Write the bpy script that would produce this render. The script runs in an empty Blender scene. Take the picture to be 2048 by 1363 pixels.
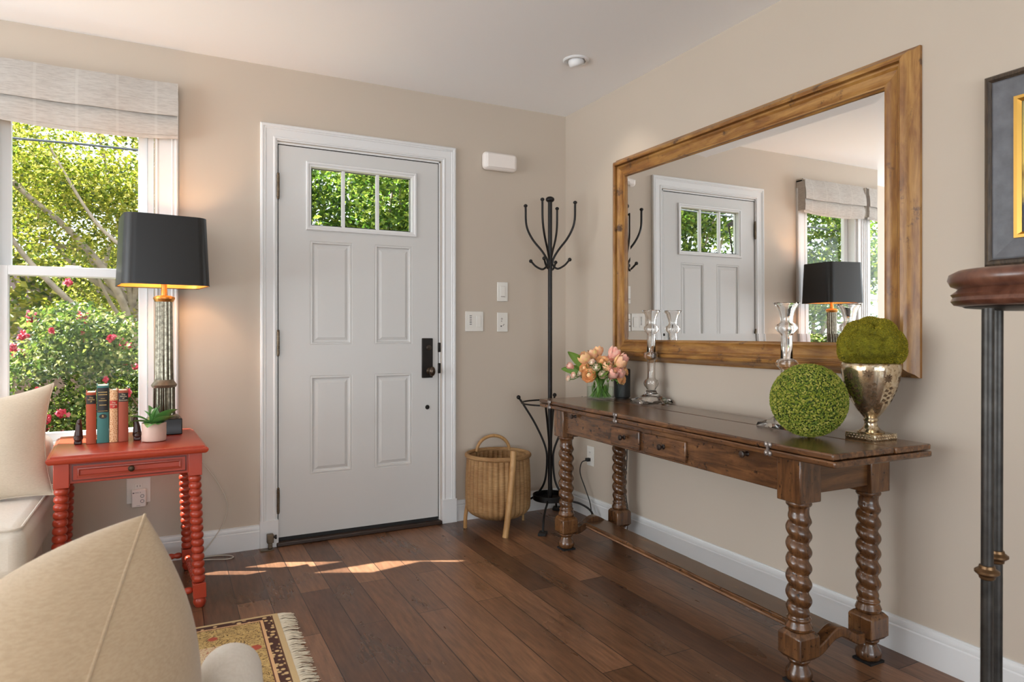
import bpy, math, random
import numpy as np
from mathutils import Vector, Matrix, Euler
random.seed(7)
sc = bpy.context.scene
PI = math.pi
rad = math.radians

# ------------------------------------------------------------------ camera
CAM = Vector((-2.248, -3.63, 1.10))
FW = Vector((math.sin(rad(27.2)), math.cos(rad(27.2)), 0))
RT = Vector((math.cos(rad(27.2)), -math.sin(rad(27.2)), 0))
cd = bpy.data.cameras.new('camera')
cam = bpy.data.objects.new('camera', cd)
sc.collection.objects.link(cam)
cam.location = CAM
cam.rotation_euler = (rad(90), 0, rad(-27.2))
cd.sensor_width = 36
cd.lens = 1340 / 2048 * 36
cd.shift_y = -(681.5 - 664) / 2048
cd.clip_start = 0.05
cd.dof.use_dof = True
cd.dof.focus_distance = 3.3
cd.dof.aperture_fstop = 7.1
sc.camera = cam

# ------------------------------------------------------------------ light
w = bpy.data.worlds.new('world'); sc.world = w
w.use_nodes = True
bg = w.node_tree.nodes['Background']
bg.inputs[0].default_value = (0.86, 0.93, 1.0, 1)
bg.inputs[1].default_value = 4.6
sd = bpy.data.lights.new('sun', 'SUN')
sun = bpy.data.objects.new('sun', sd); sc.collection.objects.link(sun)
sd.energy = 50.0; sd.angle = rad(0.6); sd.color = (0.97, 0.97, 0.96)
sdir = Vector((0.902 * math.cos(rad(50)), -0.431 * math.cos(rad(50)), -math.sin(rad(50))))
sun.rotation_euler = sdir.to_track_quat('-Z', 'Y').to_euler()
sun.location = (-4, 3, 6)

def area(name, loc, aim, sx, sy, power, col=(1, 1, 1)):
    l = bpy.data.lights.new(name, 'AREA'); l.shape = 'RECTANGLE'; l.size = sx; l.size_y = sy
    l.energy = power; l.color = col
    o = bpy.data.objects.new(name, l); sc.collection.objects.link(o)
    o.location = loc
    o.rotation_euler = (Vector(aim) - Vector(loc)).to_track_quat('-Z', 'Y').to_euler()
    return o
# added unseen fill lamps behind and left of the camera, standing in for daylight
area('fill_rear', (-2.9, -7.75, .9), (-2.9, -5.75, 2.9), 4.2, 1.6, 120, (0.88, 0.965, 1.0))
area('fill_left', (-6.2, -2.0, 1.40), (-3.5, -2.2, 2.0), 3.3, 1.9, 66, (0.92, 0.98, 1.0))
area('fill_low_left', (-6.5, -2.0, .30), (-3.9, -2.0, 1.7), 3.2, .8, 165, (0.86, 0.96, 1.0))  # low upward fill, added to brighten the ceiling
for nm_p, lp_, ap_, sx_p, sy_p in (('portal_front', (-2.98, .13, 1.35), (-2.98, -1, 1.35), 1.5, 1.5), ('portal_door', (-1.3, .06, 1.82), (-1.3, -1, 1.82), .6, .4)):
    pz_ = area(nm_p, lp_, ap_, sx_p, sy_p, 1); pz_.data.cycles.is_portal = True

vs = sc.view_settings
sc.display_settings.display_device = 'sRGB'
vs.view_transform = 'Standard'; vs.look = 'None'; vs.exposure = -0.33; vs.gamma = 1.0
vs.use_curve_mapping = False
sc.cycles.use_denoising = True
sc.cycles.max_bounces = 10
sc.cycles.transparent_max_bounces = 24
sc.cycles.glossy_bounces = 6
sc.cycles.transmission_bounces = 10
sc.cycles.sample_clamp_indirect = 6
sc.cycles.caustics_reflective = False
sc.cycles.caustics_refractive = False

# ------------------------------------------------------------------ materials
def srgb(r, g, b):
    f = lambda c: (c / 255 / 12.92) if c / 255 <= 0.04045 else ((c / 255 + 0.055) / 1.055) ** 2.4
    return (f(r), f(g), f(b), 1)

class Mat:
    def __init__(s, name, col=None, rough=0.5, metal=0.0, **k):
        s.m = bpy.data.materials.new(name); s.m.use_nodes = True
        s.t = s.m.node_tree; s.n = s.t.nodes; s.p = s.n['Principled BSDF']; s.out = s.n['Material Output']
        if col: s.p.inputs['Base Color'].default_value = col
        s.p.inputs['Roughness'].default_value = rough
        s.p.inputs['Metallic'].default_value = metal
        for a, b in k.items():
            s.p.inputs[a.replace('_', ' ')].default_value = b
    def node(s, t, **k):
        n = s.n.new(t)
        for a, b in k.items():
            if a.startswith('i_'):
                key = a[2:]
                n.inputs[int(key) if key.isdigit() else key.replace('_', ' ')].default_value = b
            else: setattr(n, a, b)
        return n
    def link(s, a, b): s.t.links.new(a, b)
    def coord(s, scale=(1, 1, 1), rot=(0, 0, 0), kind='Object'):
        c = s.node('ShaderNodeTexCoord'); m = s.node('ShaderNodeMapping')
        m.inputs['Scale'].default_value = scale; m.inputs['Rotation'].default_value = rot
        s.link(c.outputs[kind], m.inputs[0]); return m.outputs[0]
    def noise(s, vec, scale, detail=4, rough=0.55, dist=0.0):
        n = s.node('ShaderNodeTexNoise'); n.inputs['Scale'].default_value = scale
        n.inputs['Detail'].default_value = detail; n.inputs['Roughness'].default_value = rough
        n.inputs['Distortion'].default_value = dist
        s.link(vec, n.inputs['Vector']); return n.outputs['Fac']
    def ramp(s, fac, stops, interp='LINEAR'):
        r = s.node('ShaderNodeValToRGB'); r.color_ramp.interpolation = interp
        e = r.color_ramp.elements
        while len(e) > 1: e.remove(e[-1])
        e[0].position, e[0].color = stops[0]
        for p, c in stops[1:]:
            x = e.new(p); x.color = c
        s.link(fac, r.inputs[0]); return r.outputs[0]
    def mix(s, fac, a, b, mode='MIX'):
        m = s.node('ShaderNodeMix', data_type='RGBA', blend_type=mode)
        for i, v in ((0, fac), (6, a), (7, b)):
            if hasattr(v, 'links'): s.link(v, m.inputs[i])
            else: m.inputs[i].default_value = v
        return m.outputs[2]
    def math(s, op, a, b=0.0, c=0.0):
        m = s.node('ShaderNodeMath', operation=op)
        for i, v in enumerate((a, b, c)):
            if hasattr(v, 'links'): s.link(v, m.inputs[i])
            else: m.inputs[i].default_value = v
        return m.outputs[0]
    def col(s, x): s.link(x, s.p.inputs['Base Color'])
    def bump(s, h, strength=0.3, dist=0.002):
        b = s.node('ShaderNodeBump'); b.inputs['Strength'].default_value = strength
        b.inputs['Distance'].default_value = dist
        s.link(h, b.inputs['Height']); s.link(b.outputs[0], s.p.inputs['Normal'])

def simple(name, col, rough=0.5, metal=0.0, var=0.0, vscale=8, bump=0.0, bscale=200, **k):
    M = Mat(name, col, rough, metal, **k)
    if var:
        v = M.coord()
        n = M.noise(v, vscale)
        d = tuple(c * (1 - var) for c in col[:3]) + (1,)
        e = tuple(min(1, c * (1 + var)) for c in col[:3]) + (1,)
        M.col(M.ramp(n, [(0.3, d), (0.7, e)]))
    if bump:
        v = M.coord(); M.bump(M.noise(v, bscale, 3), bump)
    return M.m

def wood(name, cols, axis=1, scale=6, rough=0.35, stretch=9, bumps=0.25, coat=0.0, dark=None):
    M = Mat(name, None, rough)
    sc_ = [stretch] * 3; sc_[axis] = 1
    v = M.coord(tuple(sc_))
    n1 = M.noise(v, scale, 7, 0.62, 0.6)
    v2 = M.coord(); n2 = M.noise(v2, 4, 4, 0.6)
    f = M.math('ADD', M.math('MULTIPLY', n1, 0.65), M.math('MULTIPLY', n2, 0.35))
    c = M.ramp(f, [(0.26, cols[0]), (0.45, cols[1]), (0.58, cols[2]), (0.78, cols[3])])
    if dark:
        n3 = M.noise(v2, dark[0], 6, 0.7)
        c = M.mix(M.ramp(n3, [(dark[1], (1, 1, 1, 1)), (dark[1] + 0.08, (0, 0, 0, 1))]), c, dark[2])
    M.col(c)
    if coat:
        M.p.inputs['Coat Weight'].default_value = coat; M.p.inputs['Coat Roughness'].default_value = 0.2
    M.bump(M.noise(v, scale * 3, 5), bumps, 0.0015)
    return M.m

def fabric(name, col, var=0.06, rough=0.95, wscale=900, bump=0.35, stripes=None):
    M = Mat(name, col, rough)
    M.p.inputs['Sheen Weight'].default_value = 0.25
    v = M.coord(); n = M.noise(v, 9, 3)
    d = tuple(c * (1 - var) for c in col[:3]) + (1,)
    c = M.ramp(n, [(0.3, d), (0.7, col)])
    vw = M.coord((1, 1, 6)); slub = M.noise(vw, wscale * 0.12, 3)
    c = M.mix(0.25, c, M.ramp(slub, [(0.35, d), (0.65, (1, 1, 1, 1))]), 'MULTIPLY')
    M.col(c)
    M.bump(M.noise(v, wscale, 2), bump, 0.001)
    return M.m

wall_m = simple('wall_paint', srgb(194, 181, 166), 0.75, var=0.012, vscale=2, bump=0.06, bscale=350)
ceil_m = simple('ceiling_paint', srgb(246, 246, 247), 0.9)
white_m = simple('white_trim_paint', srgb(222, 222, 222), 0.38)
door_m = simple('white_door_paint', srgb(207, 206, 204), 0.42, bump=0.03, bscale=300)
dark_gap = simple('dark_weatherstrip', (0.01, 0.01, 0.01, 1), 0.7)
bronze = simple('aged_bronze', srgb(105, 92, 76), 0.38, 0.85, var=0.3, vscale=30)
blackmetal = simple('black_bronze', srgb(34, 30, 27), 0.4, 0.6, var=0.2, vscale=30)
iron = simple('black_wrought_iron', srgb(30, 27, 26), 0.45, 0.5, var=0.25, vscale=40, bump=0.1, bscale=150)
plastic = simple('white_plastic', srgb(225, 221, 214), 0.35)
plastic2 = simple('warm_white_plastic', srgb(238, 230, 224), 0.3)
darkplastic = simple('dark_slot', (0.01, 0.01, 0.01, 1), 0.5)

def floor_mat():
    M = Mat('dark_hardwood', None, 0.3)
    v = M.coord((1, 1, 1), (0, 0, rad(90)))
    b = M.node('ShaderNodeTexBrick'); M.link(v, b.inputs['Vector'])
    b.offset = 0.37; b.offset_frequency = 2
    b.inputs['Color1'].default_value = (0.0, 0.0, 0.0, 1); b.inputs['Color2'].default_value = (1, 1, 1, 1)
    b.inputs['Mortar'].default_value = (0.5, 0.5, 0.5, 1)
    b.inputs['Scale'].default_value = 1.0; b.inputs['Mortar Size'].default_value = 0.0016
    b.inputs['Mortar Smooth'].default_value = 0.3
    b.inputs['Brick Width'].default_value = 1.13; b.inputs['Row Height'].default_value = 0.125
    base = M.ramp(b.outputs['Color'], [(0.0, srgb(88, 60, 44)), (0.35, srgb(108, 76, 54)), (0.7, srgb(122, 87, 63)), (1.0, srgb(140, 102, 76))])
    g = M.coord((11, 1.2, 1)); n = M.noise(g, 6, 5, 0.6, 0.0)
    c = M.mix(0.8, base, M.ramp(n, [(0.28, (0.42, 0.39, 0.37, 1)), (0.5, (0.86, 0.83, 0.8, 1)), (0.72, (1.3, 1.27, 1.22, 1))]), 'MULTIPLY')
    g2 = M.coord((2.2, .8, 1)); n2 = M.noise(g2, 3.0, 4, 0.5)
    c = M.mix(0.6, c, M.ramp(n2, [(0.3, (0.55, 0.53, 0.52, 1)), (0.6, (1.1, 1.08, 1.05, 1))]), 'MULTIPLY')
    c = M.mix(b.outputs['Fac'], c, srgb(20, 13, 10))
    M.col(c)
    M.link(M.ramp(n2, [(0.3, (0.24, 0.24, 0.24, 1)), (0.7, (0.4, 0.4, 0.4, 1))]), M.p.inputs['Roughness'])
    h = M.math('SUBTRACT', M.math('MULTIPLY', n, 0.35), M.math('MULTIPLY', b.outputs['Fac'], 1.0))
    M.bump(h, 0.35, 0.0015)
    return M.m
floor_m = floor_mat()

oak = [srgb(40, 25, 15), srgb(78, 50, 29), srgb(108, 72, 42), srgb(146, 102, 60)]
console_m = wood('antique_oak', oak, 1, 6, 0.24, 8, 0.35, 0.35, (40, 0.33, srgb(24, 15, 10)))
console_v = wood('antique_oak_upright', oak, 2, 6, 0.2, 7, 0.4, 0.4, (60, 0.33, srgb(24, 15, 10)))
gold_cols = [srgb(82, 51, 22), srgb(134, 88, 40), srgb(170, 124, 64), srgb(192, 152, 94)]
def gilt(name, axis):
    return wood(name, gold_cols, axis, 5, 0.4, 7, 0.15, 0.15, (9, 0.34, srgb(84, 56, 34)))
gilt_h = gilt('gilded_wood_horizontal', 1); gilt_v = gilt('gilded_wood_vertical', 2)
red_m = simple('coral_lacquer', srgb(168, 60, 38), 0.28, var=0.06, vscale=6)
red_m2 = simple('coral_lacquer_glaze', srgb(92, 34, 24), 0.4)
linen = fabric('cream_linen', srgb(206, 192, 172))
sofa_f = fabric('pale_cream_upholstery', srgb(222, 214, 202))
tan_f = fabric('tan_linen', srgb(190, 166, 134), 0.05)

def glass_mat(name, col=(1, 1, 1, 1), ior=1.45, rough=0.0, thin=False):
    m = bpy.data.materials.new(name); m.use_nodes = True; t = m.node_tree; n = t.nodes
    n.remove(n['Principled BSDF']); out = n['Material Output']
    if thin:
        tr = n.new('ShaderNodeBsdfTransparent'); tr.inputs[0].default_value = col
        gl = n.new('ShaderNodeBsdfGlossy'); gl.inputs['Roughness'].default_value = 0.0
        lw = n.new('ShaderNodeLayerWeight'); lw.inputs[0].default_value = 0.5
        pw = n.new('ShaderNodeMath'); pw.operation = 'POWER'; t.links.new(lw.outputs['Facing'], pw.inputs[0]); pw.inputs[1].default_value = 4
        fr = n.new('ShaderNodeMath'); fr.operation = 'MULTIPLY_ADD'; t.links.new(pw.outputs[0], fr.inputs[0]); fr.inputs[1].default_value = 0.6; fr.inputs[2].default_value = 0.003
        mx = n.new('ShaderNodeMixShader')
        t.links.new(fr.outputs[0], mx.inputs[0]); t.links.new(tr.outputs[0], mx.inputs[1]); t.links.new(gl.outputs[0], mx.inputs[2])
        t.links.new(mx.outputs[0], out.inputs[0])
    else:
        g = n.new('ShaderNodeBsdfGlass'); g.inputs['Color'].default_value = col
        g.inputs['IOR'].default_value = ior; g.inputs['Roughness'].default_value = rough
        t.links.new(g.outputs[0], out.inputs[0])
    return m
pane_m = glass_mat('window_glass', (0.97, 0.985, 0.98, 1), thin=True)
crystal = glass_mat('clear_crystal', (0.99, 0.985, 0.98, 1), 1.47)
vase_m = glass_mat('vase_glass', (0.97, 0.985, 0.98, 1), thin=True)
water_m = glass_mat('water', (0.93, 0.98, 0.95, 1), 1.33)
mirror_m = Mat('silvered_mirror', (0.93, 0.93, 0.92, 1), 0.0, 1.0).m

def leaf_mat(name, stops, trans=0.55, rough=0.45):
    m = bpy.data.materials.new(name); m.use_nodes = True; t = m.node_tree; n = t.nodes
    p = n['Principled BSDF']; out = n['Material Output']
    geo = n.new('ShaderNodeNewGeometry'); r = n.new('ShaderNodeValToRGB')
    e = r.color_ramp.elements
    while len(e) > 1: e.remove(e[-1])
    e[0].position, e[0].color = stops[0]
    for a, b in stops[1:]:
        x = e.new(a); x.color = b
    t.links.new(geo.outputs['Random Per Island'], r.inputs[0])
    t.links.new(r.outputs[0], p.inputs['Base Color']); p.inputs['Roughness'].default_value = rough
    tr = n.new('ShaderNodeBsdfTranslucent'); t.links.new(r.outputs[0], tr.inputs[0])
    mx = n.new('ShaderNodeMixShader'); mx.inputs[0].default_value = trans
    t.links.new(p.outputs[0], mx.inputs[1]); t.links.new(tr.outputs[0], mx.inputs[2]); t.links.new(mx.outputs[0], out.inputs[0])
    return m
maple_leaf = leaf_mat('maple_leaves', [(0, srgb(64, 82, 18)), (0.35, srgb(108, 122, 30)), (0.7, srgb(154, 154, 46)), (1, srgb(196, 184, 96))])
green_leaf = leaf_mat('green_leaves', [(0, srgb(38, 66, 20)), (0.5, srgb(86, 116, 36)), (1, srgb(154, 166, 66))])
rose_leaf = leaf_mat('rose_leaves', [(0, srgb(38, 56, 18)), (0.5, srgb(74, 96, 30)), (0.85, srgb(122, 130, 58)), (1, srgb(170, 166, 112))])
blossom_m = leaf_mat('rose_petals', [(0, srgb(168, 26, 50)), (0.6, srgb(190, 54, 78)), (1, srgb(206, 116, 128))], 0.4)
bark = simple('bark', srgb(150, 135, 120), 0.9, var=0.3, vscale=14, bump=0.5, bscale=40)

# ------------------------------------------------------------------ mesh builder
class G:
    def __init__(s): s.v = []; s.f = []
    def add(s, vs, fs):
        o = len(s.v); s.v += [tuple(p) for p in vs]; s.f += [tuple(i + o for i in f) for f in fs]; return s
    def box(s, x0, x1, y0, y1, z0, z1, M=None):
        vs = [Vector((x, y, z)) for z in (z0, z1) for y in (y0, y1) for x in (x0, x1)]
        if M: vs = [M @ v for v in vs]
        return s.add(vs, [(0, 2, 3, 1), (4, 5, 7, 6), (0, 1, 5, 4), (2, 6, 7, 3), (0, 4, 6, 2), (1, 3, 7, 5)])
    def lathe(s, prof, n=24, c=(0, 0, 0), M=None, wob=None, closed=False):
        vs = []
        for k, (r, z) in enumerate(prof):
            for i in range(n):
                a = 2 * PI * i / n; rr = r * (wob(a, z) if wob else 1)
                p = Vector((c[0] + rr * math.cos(a), c[1] + rr * math.sin(a), c[2] + z))
                vs.append(M @ p if M else p)
        m = len(prof); fs = []
        for k in range(m if closed else m - 1):
            k2 = (k + 1) % m
            for i in range(n):
                j = (i + 1) % n
                fs.append((k * n + i, k * n + j, k2 * n + j, k2 * n + i))
        if not closed:
            fs.append(tuple(range(n - 1, -1, -1))); fs.append(tuple((m - 1) * n + i for i in range(n)))
        return s.add(vs, fs)
    def tube(s, pts, r, n=8, cap=True):
        pts = [Vector(p) for p in pts]; m = len(pts)
        rs = r if isinstance(r, (list, tuple)) else [r] * m
        vs = []; up = None
        for k, p in enumerate(pts):
            t = (pts[min(k + 1, m - 1)] - pts[max(k - 1, 0)])
            if t.length < 1e-9: t = Vector((0, 0, 1))
            t.normalize()
            if up is None:
                a = Vector((0, 0, 1)) if abs(t.z) < 0.9 else Vector((1, 0, 0))
                up = (a - a.dot(t) * t).normalized()
            else:
                u2 = up - up.dot(t) * t
                up = u2.normalized() if u2.length > 1e-6 else up
            b = t.cross(up)
            for i in range(n):
                a = 2 * PI * i / n
                vs.append(p + rs[k] * (math.cos(a) * up + math.sin(a) * b))
        fs = [(k * n + i, k * n + (i + 1) % n, (k + 1) * n + (i + 1) % n, (k + 1) * n + i) for k in range(m - 1) for i in range(n)]
        if cap: fs += [tuple(range(n - 1, -1, -1)), tuple((m - 1) * n + i for i in range(n))]
        return s.add(vs, fs)
    def ball(s, c, r, nu=12, nv=8, M=None, fn=None):
        sx, sy, sz = r if isinstance(r, (list, tuple)) else (r, r, r)
        vs = []
        for k in range(nv + 1):
            ph = PI * k / nv
            for i in range(nu):
                a = 2 * PI * i / nu
                d = Vector((math.sin(ph) * math.cos(a), math.sin(ph) * math.sin(a), -math.cos(ph)))
                q = fn(d) if fn else 1.0
                p = Vector((sx * d.x, sy * d.y, sz * d.z)) * q
                if M: p = M @ p
                vs.append(p + Vector(c))
        fs = []
        for k in range(nv):
            for i in range(nu):
                j = (i + 1) % nu
                a, b, c2, d2 = k * nu + i, k * nu + j, (k + 1) * nu + j, (k + 1) * nu + i
                if k == 0: fs.append((a, c2, d2))
                elif k == nv - 1: fs.append((a, b, c2))
                else: fs.append((a, b, c2, d2))
        return s.add(vs, fs)
    def prism(s, poly, a, b, mp):
        n = len(poly)
        vs = [mp(p[0], p[1], a) for p in poly] + [mp(p[0], p[1], b) for p in poly]
        fs = [tuple(range(n - 1, -1, -1)), tuple(range(n, 2 * n))] + [(i, (i + 1) % n, n + (i + 1) % n, n + i) for i in range(n)]
        return s.add(vs, fs)
    def sweep(s, a0, b0, a1, b1, prof, mp, openb=False, sides=(0, 1, 2)):
        """rectangular moulding; prof = [(inset, height)]"""
        vs = []
        for i, d in prof:
            bb = b0 if openb else b0 + i
            vs += [mp(a0 + i, bb, d), mp(a0 + i, b1 - i, d), mp(a1 - i, b1 - i, d), mp(a1 - i, bb, d)]
        fs = []
        segs = [(0, 1), (1, 2), (2, 3)] + ([] if openb else [(3, 0)])
        for k in range(len(prof) - 1):
            for x, y in segs: fs.append((4 * k + x, 4 * k + y, 4 * k + 4 + y, 4 * k + 4 + x))
        return s.add(vs, fs)
    def build(s, name, mat, parent=None, loc=None, rot=None, bevel=0, seg=2, smooth=35, subd=0, coll=None):
        me = bpy.data.meshes.new(name); me.from_pydata([tuple(v) for v in s.v], [], s.f); me.update()
        import bmesh
        bm = bmesh.new(); bm.from_mesh(me); bmesh.ops.remove_doubles(bm, verts=bm.verts, dist=1e-6)
        if len(s.f) < 60000: bmesh.ops.recalc_face_normals(bm, faces=bm.faces)
        bm.to_mesh(me); bm.free()
        if smooth:
            me.polygons.foreach_set('use_smooth', [True] * len(me.polygons))
            me.set_sharp_from_angle(angle=rad(smooth))
        me.materials.append(mat)
        o = bpy.data.objects.new(name, me); sc.collection.objects.link(o)
        if parent: o.parent = parent
        if loc: o.location = loc
        if rot: o.rotation_euler = rot
        if bevel:
            b = o.modifiers.new('bevel', 'BEVEL'); b.width = bevel; b.segments = seg; b.limit_method = 'ANGLE'; b.angle_limit = rad(40)
            b.harden_normals = False
        if subd:
            d = o.modifiers.new('sub', 'SUBSURF'); d.levels = subd; d.render_levels = subd
        return o

def thing(name, label, cat, loc=(0, 0, 0), rz=0, group=None):
    o = bpy.data.objects.new(name, None); sc.collection.objects.link(o)
    o.empty_display_size = 0.1
    o.location = loc; o.rotation_euler = (0, 0, rz)
    return tag(o, label, cat, group)
def tag(o, label, cat=None, group=None, kind=None):
    if label: o['label'] = label
    if cat: o['category'] = cat
    if group: o['group'] = group
    if kind: o['kind'] = kind
    return o
def struct(o, label=None):
    o['kind'] = 'structure'
    if label: o['label'] = label
    return o
def text_mesh(name, body, size, mat, parent, M, extrude=0.0004, align='CENTER', spacing=1.0):
    cu = bpy.data.curves.new(name, 'FONT'); cu.body = body; cu.size = size; cu.align_x = align; cu.align_y = 'CENTER'
    cu.extrude = extrude; cu.space_line = spacing
    t = bpy.data.objects.new(name + '_src', cu); sc.collection.objects.link(t)
    bpy.context.view_layer.update()
    me = bpy.data.meshes.new_from_object(t.evaluated_get(bpy.context.evaluated_depsgraph_get()))
    sc.collection.objects.unlink(t); bpy.data.objects.remove(t)
    me.transform(M); me.materials.clear(); me.materials.append(mat)
    o = bpy.data.objects.new(name, me); sc.collection.objects.link(o); o.parent = parent
    return o
def arc(p0, p1, p2, n=12):
    p0, p1, p2 = Vector(p0), Vector(p1), Vector(p2)
    return [(1 - t) ** 2 * p0 + 2 * t * (1 - t) * p1 + t * t * p2 for t in [i / n for i in range(n + 1)]]
def spline(P, n=8):
    P = [Vector(p) for p in P]; out = []
    Q = [2 * P[0] - P[1]] + P + [2 * P[-1] - P[-2]]
    for i in range(1, len(Q) - 2):
        a, b, c, d = Q[i - 1], Q[i], Q[i + 1], Q[i + 2]
        for k in range(n):
            t = k / n
            out.append(0.5 * ((2 * b) + (c - a) * t + (2 * a - 5 * b + 4 * c - d) * t * t + (3 * b - a - 3 * c + d) * t ** 3))
    out.append(P[-1]); return out

# ================================================================== ROOM SHELL
H = 2.467; WX0, WY0 = -6.0, -7.5
struct(G().box(WX0 - .15, 0.15, WY0 - .15, 0.15, -0.12, 0).build('floor', floor_m))
struct(G().box(WX0 - .15, 0.15, WY0 - .15, 0.15, H, H + .12).build('ceiling', ceil_m))
struct(G().box(0, .15, WY0 - .15, 0.15, 0, H).build('wall_right', wall_m))
# door wall with holes for the door and the two windows (window pair x -3.72..-2.305, z .60..2.10)
g = G(); T = .10
DX0, DX1, DZ = -1.752, -0.849, 2.082
VX0, VX1, VZ0, VZ1 = -3.705, -2.305, 0.60, 2.12
g.box(DX1, 0, 0, T, 0, H); g.box(DX0, DX1, 0, T, DZ, H); g.box(VX1, DX0, 0, T, 0, H)
g.box(VX0, VX1, 0, T, 0, VZ0); g.box(VX0, VX1, 0, T, VZ1, H); g.box(WX0 - .15, VX0, 0, T, 0, H)
struct(g.build('wall_front', wall_m))
g = G()   # left wall with a wide window opening (outside the picture)
g.box(WX0 - .15, WX0, -.3, 0.0, 0, H); g.box(WX0 - .15, WX0, WY0, -3.7, 0, H)
g.box(WX0 - .15, WX0, -3.7, -.3, 0, .4); g.box(WX0 - .15, WX0, -3.7, -.3, 2.38, H)
struct(g.build('wall_left', wall_m))
g = G()
g.box(WX0, -5.1, WY0 - .15, WY0, 0, H); g.box(-.7, 0, WY0 - .15, WY0, 0, H)
g.box(-5.1, -.7, WY0 - .15, WY0, 0, .4); g.box(-5.1, -.7, WY0 - .15, WY0, 2.4, H)
struct(g.build('wall_back', wall_m))

# baseboards
bp = [(0, 0), (0.015, 0), (0.015, 0.088), (0.011, 0.092), (0.013, 0.098), (0.009, 0.112), (0.006, 0.114), (0.006, 0.120), (0, 0.120)]
struct(G().prism(bp, WY0, 0, lambda p, z, t: (-p, t, z)).build('baseboard_right', white_m))
g = G(); g.prism(bp, -0.757, 0, lambda p, z, t: (t, -p, z)); g.prism(bp, WX0, -1.829, lambda p, z, t: (t, -p, z))
struct(g.build('baseboard_front', white_m))
struct(G().prism(bp, WY0, 0, lambda p, z, t: (WX0 + p, t, z)).build('baseboard_left', white_m))
# shadow-line shoe strip
shoe = [(0, 0), (.006, 0), (.006, .006), (0, .006)]

# ---------------------------------------------------------------- door
fm = lambda a, b, d: (a, -d, b)       # front wall mapping (x, z, depth into the room)
door = bpy.data.objects.new('door_1', None); sc.collection.objects.link(door); struct(door, 'white panelled front door with a three-light window at the top, black bronze lockset')
door.location = (0, 0, 0)
cas = [(0, 0), (0, .017), (.006, .022), (.014, .022), (.018, .018), (.024, .020), (.028, .0165), (.062, .013), (.068, .016), (.074, .016), (.078, .011), (.083, .011), (.083, 0)]
cas = [(p[0], p[1]) for p in cas]
g = G().sweep(-1.829, .135, -0.757, 2.170, cas, fm, openb=True)
g.build('door_casing', white_m, door, smooth=20)
g = G()   # plinth blocks
g.box(-1.832, -1.742, -.026, 0, 0, .137); g.box(-0.844, -0.754, -.026, 0, 0, .137)
g.build('plinth_block', white_m, door, bevel=.0015)
g = G()   # jamb
g.box(DX0, -1.744, -.004, T, 0, DZ); g.box(-0.857, DX1, -.004, T, 0, DZ); g.box(DX0, DX1, -.004, T, 2.073, DZ)
g.build('door_jamb', white_m, door)
# slab
SX0, SX1, SZ0, SZ1 = -1.739, -0.862, .038, 2.068
LX0, LX1, LZ0, LZ1 = -1.602, -0.992, 1.637, 2.000       # lite frame outer
holes = [(LX0 + .02, LX1 - .02, LZ0 + .02, LZ1 - .02)]
pan = [(-1.580, -1.357, 1.033, 1.583), (-1.233, -1.018, 1.033, 1.583), (-1.580, -1.357, .350, .870), (-1.233, -1.018, .350, .870)]
holes += pan
xs = sorted({SX0, SX1} | {h[0] for h in holes} | {h[1] for h in holes}); zs = sorted({SZ0, SZ1} | {h[2] for h in holes} | {h[3] for h in holes})
g = G()
for i in range(len(xs) - 1):
    for j in range(len(zs) - 1):
        cx, cz = (xs[i] + xs[i + 1]) / 2, (zs[j] + zs[j + 1]) / 2
        if any(h[0] < cx < h[1] and h[2] < cz < h[3] for h in holes): continue
        g.add([(xs[i], 0, zs[j]), (xs[i + 1], 0, zs[j]), (xs[i + 1], 0, zs[j + 1]), (xs[i], 0, zs[j + 1])], [(0, 1, 2, 3)])
pp = [(0, 0), (.003, -.002), (.006, .0), (.012, .0), (.016, -.008), (.024, -.009), (.040, -.003), (.044, -.003)]
for a0, a1, b0, b1 in pan:
    g.sweep(a0, b0, a1, b1, pp, fm)
    i = .044; g.add([fm(a0 + i, b0 + i, -.003), fm(a1 - i, b0 + i, -.003), fm(a1 - i, b1 - i, -.003), fm(a0 + i, b1 - i, -.003)], [(0, 1, 2, 3)])
# slab edges + back
h0 = holes[0]
for xx in (SX0, SX1): g.add([(xx, 0, SZ0), (xx, .045, SZ0), (xx, .045, SZ1), (xx, 0, SZ1)], [(0, 1, 2, 3)])
for zz in (SZ0, SZ1): g.add([(SX0, 0, zz), (SX1, 0, zz), (SX1, .045, zz), (SX0, .045, zz)], [(0, 1, 2, 3)])
for a, b, c, d in ((SX0, SX1, SZ0, h0[2]), (SX0, SX1, h0[3], SZ1), (SX0, h0[0], h0[2], h0[3]), (h0[1], SX1, h0[2], h0[3])):
    g.add([(a, .045, c), (b, .045, c), (b, .045, d), (a, .045, d)], [(0, 1, 2, 3)])
g.build('door_panel', door_m, door, smooth=0)
lf = [(.002, 0), (0, .006), (.004, .011), (.012, .011), (.018, .006), (.026, .005), (.030, -.012), (.030, -.045)]
lite = G().sweep(LX0, LZ0, LX1, LZ1, lf, fm).build('window_frame', white_m, door, smooth=25)
g = G()
for mx in (-1.402, -1.213): g.box(mx - .009, mx + .009, .012, .034, LZ0 + .028, LZ1 - .028)
g.build('muntin', white_m, lite, bevel=.002)
G().box(LX0 + .027, LX1 - .027, .021, .025, LZ0 + .027, LZ1 - .027).build('glass_pane', pane_m, lite)
G().sweep(LX0 + .031, LZ0 + .031, LX1 - .031, LZ1 - .031, [(0, -.019), (.004, -.019)], fm).build('gasket', dark_gap, lite)
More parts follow.
